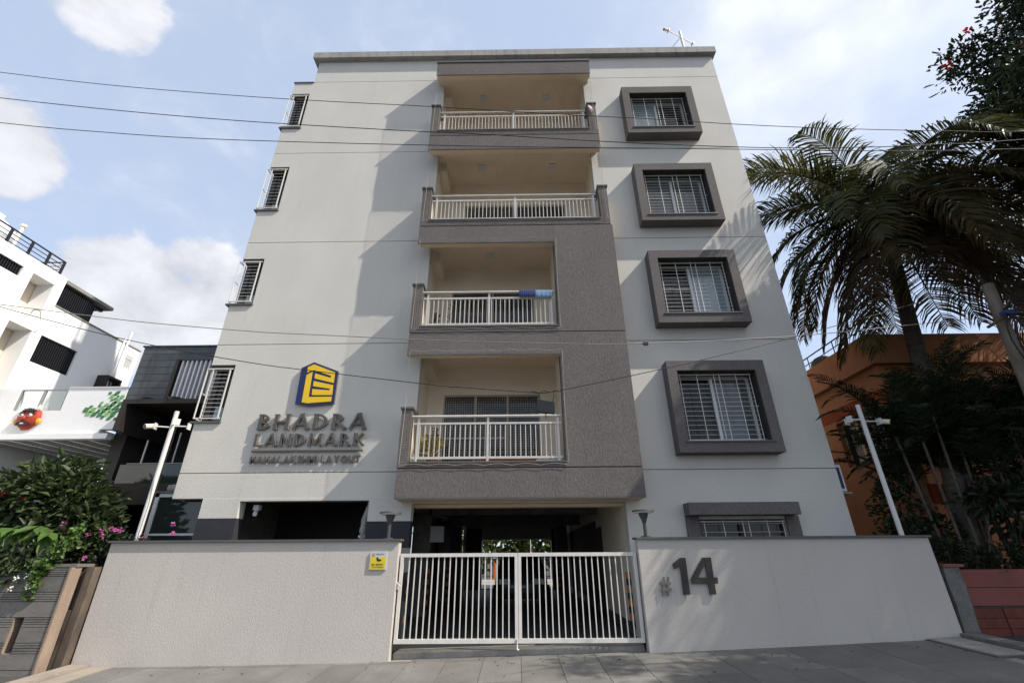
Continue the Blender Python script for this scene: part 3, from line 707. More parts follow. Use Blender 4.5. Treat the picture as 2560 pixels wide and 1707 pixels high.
def text_parts(txt, x0, x1, z0, h, y0, depth, m, parent, name='letter', bold=.012, space=.55, mside=None, gap=.085):
    items = []; x = 0.0
    for ch in txt:
        if ch == ' ': x += space * .60; continue
        cu = bpy.data.curves.new('t', 'FONT'); cu.body = ch; cu.size = 1.0; cu.extrude = .5; cu.offset = bold; cu.resolution_u = 4
        ob = bpy.data.objects.new('t', cu); COL.objects.link(ob)
        me = bpy.data.meshes.new_from_object(ob); bpy.data.objects.remove(ob); bpy.data.curves.remove(cu)
        co = np.empty(len(me.vertices) * 3); me.vertices.foreach_get('co', co); co = co.reshape(-1, 3)
        a, b = co[:, 0].min(), co[:, 0].max()
        items.append((me, co, x - a)); x += (b - a) + gap
    tot = x - gap; hh = max(c[:, 1].max() for _, c, _ in items); lo = min(c[:, 1].min() for _, c, _ in items)
    sx = (x1 - x0) / tot; sz = h / (hh - lo)
    for me, co, off in items:
        n = np.empty_like(co); n[:, 0] = x0 + (co[:, 0] + off) * sx; n[:, 2] = z0 + (co[:, 1] - lo) * sz
        n[:, 1] = y0 - (co[:, 2] - .5) * depth - depth
        n[:, 1] = y0 + (.5 - co[:, 2]) * depth
        me.vertices.foreach_set('co', n.ravel()); me.update(); me.materials.clear(); me.materials.append(MATS[m])
        if mside:
            me.materials.append(MATS[mside])
            for p in me.polygons: p.material_index = 0 if abs(p.normal.y) > .9 else 1
        me.name = name; link(name, me, parent)
text_parts('MAHALAKSHMI LAYOUT', -5.79, -3.39, 3.335, .165, -.06, .03, 'letter_metal', SG, bold=.045, mside='letter_side', gap=.11)
# emblem: dark blue plaque with the yellow folded-strip mark
EM = thing('emblem_sign', (-4.62, -.01, 4.62), 'dark blue and yellow building shaped emblem above the lettering', 'emblem')
OUT = [(-4.79, 5.683), (-4.185, 5.445), (-4.165, 4.665), (-4.745, 4.615), (-5.045, 4.672), (-5.062, 5.54)]
MB().prism(OUT, -.075, -.02).build('plaque', 'logo_blue', EM)
_c = (-4.62, 5.1)
MB().prism([(_c[0] + (x - _c[0]) * 1.022, _c[1] + (z - _c[1]) * 1.022) for x, z in OUT], -.06, -.015).build('edging', 'letter_side', EM)
def lp(x, y): return (-6.98 + .003014 * x + .000603 * y, 5.994 - .0000671 * x - .003177 * y)      # emblem drawing grid
def lq(pts): return [lp(*p) for p in pts]
YEL = [[(662, 122), (712, 100), (874, 162), (862, 246), (713, 212), (718, 172), (838, 206), (843, 190), (708, 146), (655, 166)],
       [(650, 185), (697, 160), (664, 355), (842, 350), (837, 386), (655, 402), (612, 395)],
       [(706, 232), (856, 262), (848, 338), (690, 340), (694, 294), (826, 302), (829, 290), (700, 272)]]
for i, pl in enumerate(YEL):
    cu = bpy.data.curves.new('s', 'CURVE'); cu.dimensions = '2D'; cu.fill_mode = 'BOTH'; cu.extrude = .004
    pts = lq(pl); sp = cu.splines.new('POLY'); sp.points.add(len(pts) - 1); sp.use_cyclic_u = True
    for q, (x, z) in zip(sp.points, pts): q.co = (x, z, 0, 1)
    ob = bpy.data.objects.new('s', cu); COL.objects.link(ob); me = bpy.data.meshes.new_from_object(ob); bpy.data.objects.remove(ob); bpy.data.curves.remove(cu)
    for v in me.vertices: x, y, z = v.co; v.co = (x, -.080 - z, y)
    me.materials.clear(); me.materials.append(MATS['logo_yellow']); me.update(); link('yellow_strip', me, EM)

# ------------------------------------------------------------------ compound walls, gate, number, notice, lamps
def cwall(x0, x1, lab):
    v = []; n = 8; f = []
    t = thing('compound_wall', ((x0 + x1) / 2, -1.0, 0), lab, 'wall', 'rendered compound walls')
    for yy in (-1.10, -.90):
        for i in range(n + 1):
            x = x0 + (x1 - x0) * i / n; v += [(x, yy, gz(x, -1.1) - .12), (x, yy, 1.755)]
    s = 2 * (n + 1)
    for i in range(n):
        a = 2 * i; f += [(a, a + 2, a + 3, a + 1), (s + a, s + a + 1, s + a + 3, s + a + 2), (a + 1, a + 3, s + a + 3, s + a + 1)]
    f += [(0, 1, s + 1, s), (2 * n, s + 2 * n, s + 2 * n + 1, 2 * n + 1)]
    m = MB(); m.add(v, f); m.build('rendered_wall', 'stucco_warm', t)
    MB().box(x0 - .03, x1 + .03, -1.15, -.85, 1.756, 1.79).build('coping', 'granite', t)
    return t
cwall(-7.34, -2.13, 'long pale rendered compound wall left of the gate with a notice')
cwall(2.14, 7.31, 'pale rendered compound wall right of the gate with the house number')
def gate(x0, x1, lab, n, shared):
    t = thing('gate_leaf', ((x0 + x1) / 2, -.97, .1), lab, 'gate', 'white barred driveway gate leaves')
    y0, y1 = -.995, -.945; zt, zbm = 1.55, .18
    m = MB(); m.box(x0, x1, y0, y1, zt - .06, zt); m.box(x0, x1, y0, y1, zbm, zbm + .065); m.box(x0, x0 + .055, y0, y1, zbm + .065, zt - .06); m.box(x1 - .055, x1, y0, y1, zbm + .065, zt - .06)
    m.build('frame', 'white_metal', t)
    me = mesh_of(MB().box(-.0092, .0092, -.0092, .0092, 0, zt - .06 - zbm - .065), 'bar', 'white_metal')
    inst('bar', me, t, [(x0 + .055 + (x1 - x0 - .11) * (i + 1) / (n + 1), -.97, zbm + .065) for i in range(n)])
    return t
ga = gate(-2.10, -.003, 'left half of the white barred driveway gate with its latch at the wall', 18, 1)
gb = gate(.003, 2.11, 'right half of the white barred driveway gate beside the number wall', 18, 0)
MB().tube([(-.03, -1.0, .24), (-.03, -1.0, .10), (.0, -1.0, .085)], .016, 8).build('drop_bolt', 'white_metal', ga)
mb = MB(); mb.box(-2.125, -2.095, -1.03, -.996, .98, 1.06); mb.tube([(-2.14, -1.03, 1.05), (-2.05, -1.04, 1.10)], .012, 6); mb.tube([(-2.15, -1.03, 1.11), (-2.05, -1.04, 1.03)], .012, 6)
mb.build('latch', 'white_metal', ga)

HN = thing('house_number', (2.9, -1.12, .88), 'dark brown raised house number 14 with hash on the right wall', 'house number')
MB().prism([(2.70, 1.36), (2.85, 1.452), (2.935, 1.452), (2.925, .886), (2.815, .886), (2.825, 1.325), (2.72, 1.275)], -1.15, -1.12).build('digit', 'number_brown', HN)
mb = MB(); mb.prism([(3.262, .887), (3.365, .887), (3.38, 1.454), (3.270, 1.454)], -1.15, -1.12); mb.prism([(2.985, 1.05), (3.262, 1.05), (3.266, 1.145), (3.105, 1.145), (3.262, 1.365), (3.2695, 1.454), (3.235, 1.454), (2.985, 1.125)], -1.15, -1.12); mb.prism([(3.3705, 1.05), (3.43, 1.05), (3.435, 1.145), (3.3715, 1.145)], -1.15, -1.12)
mb.build('digit', 'number_brown', HN)
text_parts('#', 2.445, 2.625, .87, .285, -1.145, .03, 'letter_side', HN, name='hash', bold=.012)
NS = thing('notice_board', (-2.46, -1.11, 1.3), 'small yellow and grey no entry notice on the left wall by the gate', 'sign')
MB().box(-2.62, -2.318, -1.125, -1.102, 1.29, 1.578).build('board', 'sign_grey', NS)
MB().box(-2.605, -2.335, -1.129, -1.1255, 1.30, 1.495).build('yellow_panel', 'sign_yellow', NS)
text_parts('NO ENTRY', -2.575, -2.36, 1.352, .042, -1.1305, .001, 'sign_navy', NS, name='print', bold=.01)
text_parts('WITHOUT PERMISSION', -2.575, -2.36, 1.325, .014, -1.1305, .001, 'sign_navy', NS, name='print', bold=.01)
text_parts('BHADRA', -2.505, -2.37, 1.532, .020, -1.1265, .001, 'letter_metal', NS, name='print', bold=.01)
mb = MB(); mb.prism([(-2.50, 1.494), (-2.465, 1.494), (-2.472, 1.472), (-2.40, 1.452), (-2.425, 1.43), (-2.455, 1.424), (-2.488, 1.44)], -1.1315, -1.1295); mb.build('print', 'sign_navy', NS)
mb = MB(); mb.prism([(-2.575, 1.508), (-2.535, 1.508), (-2.530, 1.545), (-2.552, 1.558), (-2.575, 1.548)], -1.1275, -1.1255); mb.build('print', 'logo_blue', NS)
mb = MB(); mb.prism([(-2.565, 1.512), (-2.54, 1.512), (-2.536, 1.54), (-2.552, 1.55), (-2.565, 1.542)], -1.1290, -1.1277); mb.build('print', 'logo_yellow', NS)

def lamp(x, lab):
    t = thing('wall_lamp', (x, -1.0, 1.79), lab, 'lamp', 'disc topped lamps on the wall ends')
    MB().tube([(x, -1.0, 1.791), (x, -1.0, 1.812)], .085, 16).build('base', 'lamp_grey', t)
    MB().tube([(x, -1.0, 1.812), (x, -1.0, 2.03)], .033, 12).build('post', 'lamp_grey', t)
    MB().tube([(x, -1.0, 2.03), (x, -1.0, 2.08), (x, -1.0, 2.15), (x, -1.0, 2.195)], [.034, .048, .078, .088], 16).build('cone', 'lamp_grey', t)
    MB().tube([(x, -1.0, 2.205), (x, -1.0, 2.222)], [.175, .185], 28).build('diffuser', 'diffuser', t)
    MB().tube([(x, -1.0, 2.2225), (x, -1.0, 2.25)], [.20, .195], 28).build('disc_cap', 'lamp_grey', t)
lamp(-2.36, 'grey disc topped lamp on the left wall end beside the gate')
lamp(2.33, 'grey disc topped lamp on the right wall end beside the gate')

def cctv(x, y, z0, z1, arms, lab, lean=0):
    t = thing('camera_pole', (x, y, z0), lab, 'camera pole', 'white poles with security cameras')
    MB().tube([(x, y, z0), (x, y, z1)], .044, 14).build('pole', 'white_pole', t)
    za = z1 - .35
    for i, (dx, dy, cam_) in enumerate(arms):
        z = za + .03 * i; e = Vector((x + dx, y + dy, z)); d = Vector((dx, dy, 0)).normalized()
        MB().tube([(x, y, z), e], .016, 8).build('arm', 'white_pole', t)
        p = MB(); b = e + d * .02; s = d.cross(Vector((0, 0, 1))) * .065
        q = [b - s + Vector((0, 0, -.065)), b + s + Vector((0, 0, -.065)), b + s + Vector((0, 0, .065)), b - s + Vector((0, 0, .065))]
        q2 = [v - d * .022 for v in q]
        p.add(q + q2, [(0, 1, 2, 3), (7, 6, 5, 4), (0, 4, 5, 1), (1, 5, 6, 2), (2, 6, 7, 3), (3, 7, 4, 0)])
        pl = p.build('end_plate', 'white_pole', t)
        if cam_:
            c = e + d * .05; cd = Vector((cam_[0], cam_[1], -.28)).normalized()
            bm = MB(); bm.tube([c - cd * .03, c + cd * .16], .05, 12); cb = bm.build('camera_body', 'cream', t)
            MB().tube([c + cd * .161, c + cd * .172], .042, 12).build('lens', 'black_plastic', cb)
cctv(-7.29, -.6, 0, 4.35, ((-.27, -.10, (-.4, -1)), (.30, .06, None), (.22, -.22, None)), 'tall white camera pole behind the left wall beside the shrubs')
cctv(7.25, -.6, .1, 4.35, ((.34, .02, (.6, -.8)), (-.30, -.05, None), (-.12, .28, None)), 'tall white camera pole behind the right wall beside the palms')
cctv(6.30, .6, 16.5, 19.3, ((-.55, -.25, (-1, -.4)), (.5, .25, None), (-.25, .5, None)), 'short white camera pole standing on the roof corner')
cw = tag(MB().tube([(-7.05, -.80, 3.95), (-7.06, -.78, 3.5), (-7.14, -.7, 3.1), (-7.16, -.66, 2.6), (-7.18, -.66, 2.0), (-7.2, -.66, 1.0), (-7.2, -.66, .05)], .008, 5).build('loose_cable', 'cable_black'), 'thin black cable hanging down beside the left camera pole', 'cable')

# air conditioner on the right side wall
AC = thing('air_conditioner', (6.95, .6, 2.6), 'pale outdoor air conditioner on the right side of the block', 'air conditioner')
MB().box(6.82, 7.14, .35, 1.15, 2.72, 3.28).build('casing', 'ac_white', AC)
MB().box(6.86, 7.10, .342, .3495, 2.78, 3.22).build('grille', 'ac_grille', AC)
MB().box(6.801, 7.22, .32, 1.2, 2.66, 2.70).build('shelf', 'concrete', AC)

# ------------------------------------------------------------------ things on the balconies
def towel(x0, x1, ztop, drop, m, lab, y=BF + .08):
    n = 14; v = []; f = []
    prof = [(-.050, -drop), (-.047, -drop * .5), (-.040, -.02), (-.02, .026), (.012, .031), (.034, .0), (.036, -drop * .5), (.036, -drop * .8)]
    for i in range(n + 1):
        x = x0 + (x1 - x0) * i / n; wv = .012 * math.sin(i * 1.7) + .006 * math.sin(i * 3.1)
        for j, (dy, dz) in enumerate(prof): v.append((x, y + dy + (wv * (-dz / drop) if dz < 0 else 0), ztop + dz * (1 + .04 * math.sin(i * .9)) if dz < 0 else ztop + dz))
    m_ = len(prof)
    for i in range(n):
        for j in range(m_ - 1): f.append((i * m_ + j, (i + 1) * m_ + j, (i + 1) * m_ + j + 1, i * m_ + j + 1))
    b = MB(); b.add(v, f, True); o = b.build('towel', m); so = o.modifiers.new('s', 'SOLIDIFY'); so.thickness = .006; so.offset = 0
    return tag(o, lab, 'towel', 'towels on the balcony rail')
towel(.10, .485, 7.335, .17, 'towel_navy', 'navy blue towel hung over the second balcony railing')
towel(.49, .885, 7.335, .215, 'towel_sky', 'pale blue towel hung over the second balcony railing')
pc = MB(); 
for i in range(5): pc.tube([(2.27 + .02 * i, BF - .035, 13.78 - .02 * i), (2.30 + .012 * i, BF - .06, 13.66 - .03 * i), (2.33 + .004 * i, BF - .045, 13.52 - .03 * (i % 3))], .03, 6)
tag(pc.build('hanging_cloth', 'pink_cloth'), 'small pink and white cloth tied at the top balcony right post', 'cloth')

def potted(x, y, z, lab, m, n, ln, wd, h, pot='terracotta', spread=1.0):
    t = thing('potted_plant', (x, y, z), lab, 'plant', 'potted plants on the balconies')
    MB().tube([(x, y, z), (x, y, z + .22)], [.10, .14], 14).build('pot', pot, t)
    mbs = MB(); mbs.tube([(x, y, z + .2), (x + .01, y, z + .2 + h)], .014, 6); mbs.build('stem', 'bark', t)
    C = np.array([(x, y, z + .22)]) + np.stack([rng.normal(size=n) * .03, rng.normal(size=n) * .03, rng.random(n) * h], 1)
    A = rand_dirs(n, .5); A[:, 2] = np.abs(A[:, 2]) * spread
    leaf_mesh('foliage', C, A, np.tile([0, 0, 1.], (n, 1)) + rng.normal(size=(n, 3)) * .2, ln * (.7 + .5 * rng.random(n)), wd, m, t)
potted(-1.82, -.15, 3.21, 'yellow leaved potted plant at the left end of the first balcony', 'leaf_yellow', 46, .34, .05, .32, spread=.7)
potted(-1.85, .35, 3.21, 'dark green potted plant behind the yellow one on the first balcony', 'leaf_mid', 110, .10, .05, .75)
potted(-1.95, -.10, 6.31, 'bushy green potted plant at the left end of the second balcony', 'leaf_mid', 150, .09, .04, .40)
potted(-1.60, -.05, 6.31, 'sparse tall potted plant on the second balcony', 'leaf_mid', 60, .08, .03, .65)
pt = thing('planter_trough', (.0, -.15, 3.21), 'long terracotta planter trough on the first balcony floor', 'planter')
mb = MB(); mb.box(-.85, .75, -.25, -.05, 3.21, 3.38); mb.build('trough', 'terracotta', pt)
MB().box(-.87, .77, -.27, -.03, 3.381, 3.41).build('rim', 'terracotta', pt)
cl = MB()
for i in range(7): cl.tube([(.40 + .06 * i, -.40, 3.26), (.45 + .06 * i, -.38, 3.31 + .02 * (i % 2)), (.50 + .05 * i, -.40, 3.26)], .03, 6)
tag(cl.build('crumpled_cloth', 'mask_white'), 'white crumpled cloth lying at the first balcony edge', 'cloth')

# ------------------------------------------------------------------ overhead cables
WIRES = {
 'A': [(-12.5,-2.65,6.25),(-9.786,-2.6,5.875),(-8.314,-2.556,5.677),(-6.844,-2.512,5.492),(-4.848,-2.45,5.314),(-4.029,-2.424,5.269),(-1.412,-2.342,5.145),(0.417,-2.285,5.096),(2.434,-2.222,5.092),(5.393,-2.132,5.263),(7.503,-2.071,5.485),(9.45,-2.019,5.7)],
 'B': [(-12.5,-2.42,6.75),(-10.443,-2.407,6.071),(-9.218,-2.386,5.714),(-7.663,-2.357,5.303),(-6.237,-2.329,4.995),(-4.789,-2.3,4.733),(-3.964,-2.283,4.615),(-1.377,-2.228,4.292),(-1.026,-2.221,4.262),(0.271,-2.193,4.162),(0.698,-2.183,4.182),(2.436,-2.147,4.547),(4.122,-2.113,4.945),(5.436,-2.088,5.283),(7.678,-2.047,5.908),(9.6,-2.015,6.506)],
 'w1': [(-12,-5,9.7),(-8.819,-5.0,9.071),(-6.824,-5.0,8.701),(-4.676,-5.0,8.398),(-3.148,-5.0,8.224),(-1.567,-5.0,8.074),(-0.428,-5.0,7.954),(1.154,-5.0,7.786),(2.106,-5.0,7.698),(3.586,-5.0,7.536),(5.058,-5.0,7.418),(6.891,-5.0,7.325),(7.788,-5.0,7.302),(14,-5,7.35)],
 'w2': [(-12,-5.1,8.95),(-8.335,-5.1,8.276),(-6.205,-5.1,7.924),(-4.431,-5.1,7.679),(-2.986,-5.1,7.52),(-1.488,-5.1,7.373),(-0.32,-5.1,7.274),(1.533,-5.1,7.084),(3.636,-5.1,6.93),(5.319,-5.1,6.91),(6.269,-5.1,6.95),(7.552,-5.1,7.02),(14,-5.1,7.6)],
 'w3': [(-12,-5.2,8.3),(-7.892,-5.2,7.568),(-6.14,-5.2,7.321),(-4.7,-5.2,7.166),(-2.863,-5.2,7.045),(-1.434,-5.2,6.97),(0.032,-5.2,6.903),(1.49,-5.2,6.856),(3.561,-5.2,6.78),(5.186,-5.2,6.725),(6.084,-5.2,6.71),(7.31,-5.2,6.725),(14,-5.2,6.9)]}
def shift(p):       # the two low cables run over the street and reach the pole beside the wall
    k = 1.0 - .22 * max(0.0, min(1.0, (9.5 - p[0]) / 6.5))
    return (p[0] * k, -10 + (p[1] + 10) * k, 1.5 + (p[2] - 1.5) * k)
for _k in 'AB': WIRES[_k] = [shift(p) for p in WIRES[_k]]
def smooth(pts, k=4):
    P = [Vector(p) for p in pts]; out = []
    for i in range(len(P) - 1):
        a, b, c, d = P[max(i - 1, 0)], P[i], P[i + 1], P[min(i + 2, len(P) - 1)]
        for j in range(k):
            t = j / k; out.append(.5 * ((2 * b) + (c - a) * t + (2 * a - 5 * b + 4 * c - d) * t * t + (3 * b - a - 3 * c + d) * t ** 3))
    return out + [P[-1]]
def wire(key, r, m, lab): return tag(MB().tube(smooth(WIRES[key]), r, 6, False).build('overhead_cable', m), lab, 'cable', 'cables strung along the street')
wire('w1', .0055, 'cable_black', 'topmost overhead cable crossing the upper balcony railing')
wire('w2', .0062, 'cable_black', 'second overhead cable from the top crossing below the top railing')
wire('w3', .0055, 'cable_black', 'third overhead cable crossing between the two upper balconies')
wire('A', .0058, 'cable_grey', 'grey overhead cable with a splice crossing above the first balcony')
wire('B', .0058, 'cable_black', 'sagging black cable crossing the emblem and the first balcony')
sp = thing('cable_splice', (2.44, -2.22, 5.07), 'small black splice box on the grey overhead cable', 'cable box')
MB().box(2.40, 2.49, -2.245, -2.20, 5.06, 5.115).build('casing', 'black_plastic', sp)
MB().tube([(2.26, -2.226, 5.092), (2.40, -2.222, 5.088)], .011, 6).build('sleeve', 'cable_grey', sp)
jb = thing('junction_box', (.52, -2.2, 3.75), 'black junction box hanging from the sagging cable', 'cable box')
mb = MB(); mb.prism([(.365, 3.80), (.515, 3.775), (.515, 3.99), (.37, 4.01)], -2.24, -2.16); mb.prism([(.523, 3.775), (.675, 3.755), (.68, 3.965), (.523, 3.99)], -2.24, -2.16)
mb.build('casing', 'black_plastic', jb)
MB().tube([(.43, -2.2, 4.0), (.42, -2.2, 4.12), (.40, -2.19, 4.165)], .007, 5).build('hanger', 'cable_black', jb)
MB().tube([(.65, -2.2, 3.97), (.68, -2.2, 4.10), (.675, -2.185, 4.18)], .007, 5).build('hanger', 'cable_black', jb)
MB().tube([(.52, -2.2, 3.78), (.52, -2.2, 3.68)], .009, 5).build('tail', 'cable_black', jb)
tw = MB(); tw.tube([(.25 + .05 * i, -2.19 + .012 * math.cos(i * 1.6), 4.166 + .004 * i * .3 + .012 * math.sin(i * 1.6)) for i in range(12)], .008, 5)
tw.build('twisted_wire', 'cable_black', jb)
lo = thing('cable_loop', (-9.2, -2.4, 5.6), 'bent white loop hanging from the cables at the far left', 'cable')
MB().tube(smooth([(-9.35, -2.40, 5.78), (-9.33, -2.40, 5.86), (-9.20, -2.40, 5.84), (-9.13, -2.40, 5.72), (-9.11, -2.40, 5.64)]), .008, 5).build('bend', 'cable_grey', lo)
MB().tube([(-9.14, -2.40, 5.64), (-9.16, -2.40, 5.42), (-9.12, -2.40, 5.38), (-9.07, -2.40, 5.40), (-9.06, -2.40, 5.60), (-9.10, -2.40, 5.65)], .010, 5).build('loop', 'white_upvc', lo)

for o_ in (sp, jb, lo):
    for ch in o_.children:
        for v_ in ch.data.vertices: v_.co = Vector(shift(v_.co))
    o_.location = Vector(shift(o_.location)); WM[o_.name] = Matrix.Translation(o_.location)
    for ch in o_.children: ch.matrix_parent_inverse = WM[o_.name].inverted()

# ------------------------------------------------------------------ left: white house
def holed_x(mb, X, d, ya, yb, za, zb_, holes):
    """slab facing +X at X, thickness d, spanning y and z, with holes (y0,y1,z0,z1)"""
    t = holed(MB(), ya, yb, za, zb_, 0, d, holes)
    mb.add([(X - y, x, z) for x, y, z in t.v], t.f); return mb
WH = thing('white_house', (-15, 0, 0), 'bright white modern house with black louvred windows at far left', 'house')
WXF = -13.0
W_H = [(-3.5, -.10, 8.195, 8.50), (.17, .78, 7.35, 8.49), (1.06, 2.19, 6.285, 7.06), (.18, .79, 4.9, 7.055)]
mb = MB()
holed_x(mb, WXF, .5, -5, 1.04, 0, 8.85, W_H); holed_x(mb, WXF, .5, 1.04, 4.24, 0, 7.955, W_H)
mb.box(-20, WXF - .5, 4.0, 4.24, 0, 7.95); mb.box(-20, WXF - .5, 1.04, 1.2, 7.95, 8.85); mb.box(-20, WXF - .5, -5, -4.8, 0, 8.85)
mb.box(-20, WXF - .501, -4.79, 1.03, 8.6, 8.75); mb.box(-20, WXF - .501, 1.21, 3.99, 7.7, 7.85)
mb.build('wall', 'white_paint', WH)
mb = MB(); mb.box(WXF - .55, WXF - .52, -.2, 1.1, 4.8, 8.6); mb.build('niche_back', 'cream', WH)
box('roof_edge', 'roof_slab', WH, -20, WXF + .02, 1.05, 4.26, 7.956, 8.0)
def louvres(y0, y1, z0, z1, X, lab='window'):
    b = MB().box(X - .12, X - .10, y0, y1, z0, z1).build('window', 'slat_black', WH)
    m = MB(); n = int((y1 - y0) / .062)
    for i in range(n): yy = y0 + (y1 - y0) * (i + .5) / n; m.box(X - .099, X - .04, yy - .014, yy + .014, z0 + .002, z1 - .002)
    o = m.build('louvre_slats', 'slat_black', b); o['kind'] = 'stuff'
louvres(-3.5, -.10, 8.195, 8.50, WXF); louvres(1.06, 2.19, 6.285, 7.06, WXF)
mb = MB(); mb.box(WXF - 2.5, WXF - .14, 2.20, 2.26, 8.0, 8.66); mb.build('window', 'slat_black', WH)
louvres(1.05, 2.19, 8.0, 8.62, WXF)
box('roof_overhang', 'roof_slab', WH, WXF - 3, WXF + .04, 1.045, 2.68, 8.70, 8.80)
mb = MB(); mb.box(WXF - .1, WXF - .04, 1.7, 1.74, 8.60, 8.699); mb.box(WXF - .3, WXF - .2, 2.28, 2.6, 8.62, 8.699); mb.build('bracket', 'slat_black', WH)
rl = MB()
for zz in (8.97, 9.09, 9.21): rl.tube([(WXF - .15, -5, zz), (WXF - .15, .90, zz), (WXF - 1.4, .90, zz)], .012, 5)
rl.tube([(WXF - .15, -5, 9.34), (WXF - .15, .90, 9.34), (WXF - 1.6, .90, 9.34)], .022, 6)
rr_ = rl.build('roof_railing', 'rail_black', WH)
pm = mesh_of(MB().box(-.025, .025, -.025, .025, 0, .5), 'railing_post', 'rail_black')
inst('railing_post', pm, rr_, [(WXF - .15, yy, 8.85) for yy in (-1.2, -.62, -.06, .44, .89)] + [(WXF - .75, .9, 8.85), (WXF - 1.4, .9, 8.85)])
vb = MB(); vb.box(WXF, WXF + .34, 3.08, 3.14, 6.29, 6.66); vb.box(WXF, WXF + .34, 3.56, 3.62, 6.29, 6.66); vb.box(WXF, WXF + .34, 3.141, 3.559, 6.60, 6.66)
vb.build('window_hood', 'dark_brown', WH)
box('window', 'terracotta', WH, WXF + .001, WXF + .02, 3.15, 3.55, 6.29, 6.6)
mb = MB(); mb.tube([(WXF + .06, 3.56, 4.5), (WXF + .06, 3.60, 8.4)], .035, 8); mb.tube([(WXF + .06, 3.42, 4.5), (WXF + .06, 3.46, 8.1)], .03, 8); mb.build('drain_pipe', 'white_paint', WH)
mb = MB()
for k, zc in enumerate((7.55, 6.55)):
    for i in range(6): mb.tube([(WXF + .02, 3.80 + .045 * i, zc), (WXF + .02, 3.80 + .045 * i, zc - .28 - .08 * (i % 2))], .006, 4)
    mb.tube([(WXF + .02, 3.76, zc), (WXF + .02, 4.06, zc)], .008, 4); mb.tube([(WXF + .02, 3.76, zc + .08), (WXF + .02, 4.06, zc + .08)], .008, 4)
mb.build('wall_ironwork', 'roof_slab', WH)
# terrace with parapet, glass and pergola
mb = MB()
holed(mb, -13.0 + .002, -9.72, 4.32, 5.36, .70, .86, [(-12.42, -11.21, 4.80, 6)])
mb.box(-9.88, -9.72, .861, 1.15, 4.32, 5.36); mb.box(-12.99, -10.05, .70, 3.8, 4.20, 4.319)
te = mb.build('terrace_parapet', 'white_soft', WH)
box('parapet_cap', 'sign_grey', te, -11.20, -9.70, .68, .88, 5.361, 5.40)
box('terrace_beam', 'white_soft', WH, -13.0, -9.73, .60, .75, 4.07, 4.198)
pmz = mesh_of(MB().box(-.05, .05, 0, 3.0, 0, .10), 'pergola_beam', 'white_soft')
inst('pergola_beam', pmz, WH, [(-12.7 + .48 * i, .76, 4.08) for i in range(6)])
for i in range(2):
    x0 = -12.40 + i * .60; MB().box(x0, x0 + .56, .745, .757, 4.82, 5.33).build('glass_panel', 'clear_glass', WH)
mb = MB(); mb.box(-12.43, -11.20, .735, .775, 5.331, 5.36)
for x in (-12.42, -11.83, -11.24): mb.box(x - .018, x + .018, .72, .78, 4.80, 5.33)
mb.build('glass_rail', 'band_grey', WH)
MURAL = [(-10.57, 4.8, 1, 1), (-10.48, 4.88, 0.6, 1), (-10.4, 4.8, 1, 0), (-10.48, 4.71, 1, 0), (-10.33, 4.69, 1, 1), (-10.25, 4.98, 0.6, 0), (-10.27, 4.9, 0.5, 1), (-10.2, 4.84, 1, 0), (-10.11, 4.93, 0.7, 0), (-10.25, 4.76, 0.6, 1), (-10.18, 4.68, 1, 1), (-10.11, 4.78, 0.9, 1), (-10.1, 4.61, 0.6, 1), (-10.03, 4.86, 1, 1), (-10.02, 4.69, 1, 0), (-9.95, 4.79, 0.9, 0), (-9.95, 4.95, 1, 1), (-9.92, 4.59, 0.8, 1), (-9.86, 4.69, 1, 1), (-9.85, 4.85, 1, 1), (-9.87, 5.03, 1, 0), (-10.13, 5.23, 0.6, 1), (-9.95, 5.23, 0.9, 1), (-10.04, 5.15, 0.9, 0), (-9.9, 5.14, 0.5, 1), (-9.95, 5.08, 0.5, 1), (-10.02, 5.05, 0.5, 1), (-9.79, 5.13, 0.8, 0), (-9.78, 4.95, 0.9, 1), (-9.78, 4.79, 0.9, 1), (-9.77, 4.57, 0.6, 1)]
MU = thing('leaf_mural', (-10.1, .69, 4.6), 'green leaf shaped tile mural on the white terrace wall', 'mural')
lf = [(-.5, -.5), (.15, -.5), (.38, -.38), (.5, -.15), (.5, .5), (-.15, .5), (-.38, .38), (-.5, .15)]
for k, (x, z, s_, dk) in enumerate(MURAL):
    sc_ = .125 * s_; a = R(-8 + (k * 37 % 17)); fl_ = -1 if k % 3 == 0 else 1
    pl = [(x + sc_ * (px * fl_ * math.cos(a) - pz * math.sin(a) + .28 * pz), z + sc_ * (px * fl_ * math.sin(a) + pz * math.cos(a))) for px, pz in lf]
    MB().prism(pl, .692, .699).build('leaf_tile', 'leaf_mural_dark' if dk else 'leaf_mural_light', MU)
# water tank and vent pipe on its roof
tk = thing('water_tank', (-15.05, 0, 8.75), 'white ribbed round water tank on the white house roof', 'tank')
MB().tube([(-15.05, 0, 8.75), (-15.05, 0, 9.2), (-15.05, 0, 9.22), (-15.05, 0, 9.7), (-15.05, 0, 9.72), (-15.05, 0, 10.0), (-15.05, 0, 10.22), (-15.05, 0, 10.30)], [.78, .78, .75, .75, .78, .76, .55, .25], 24).build('tank_body', 'tank_white', tk)
MB().box(-15.0, -14.62, -.2, .12, 10.12, 10.42).build('lid', 'tank_white', tk)
MB().tube([(-15.05, 0, 9.30), (-15.05, 0, 9.42)], .757, 24, False).build('stripe', 'tank_blue', tk)
vp = thing('vent_pipe', (-13.9, .1, 8.75), 'thin white vent pipe with cap beside the roof tank', 'pipe')
MB().tube([(-13.9, .1, 8.75), (-13.9, .1, 10.0)], .04, 8).build('pipe', 'cream', vp)
MB().tube([(-13.9, .1, 10.0), (-13.9, .1, 10.06)], .075, 8).build('cap', 'cream', vp)
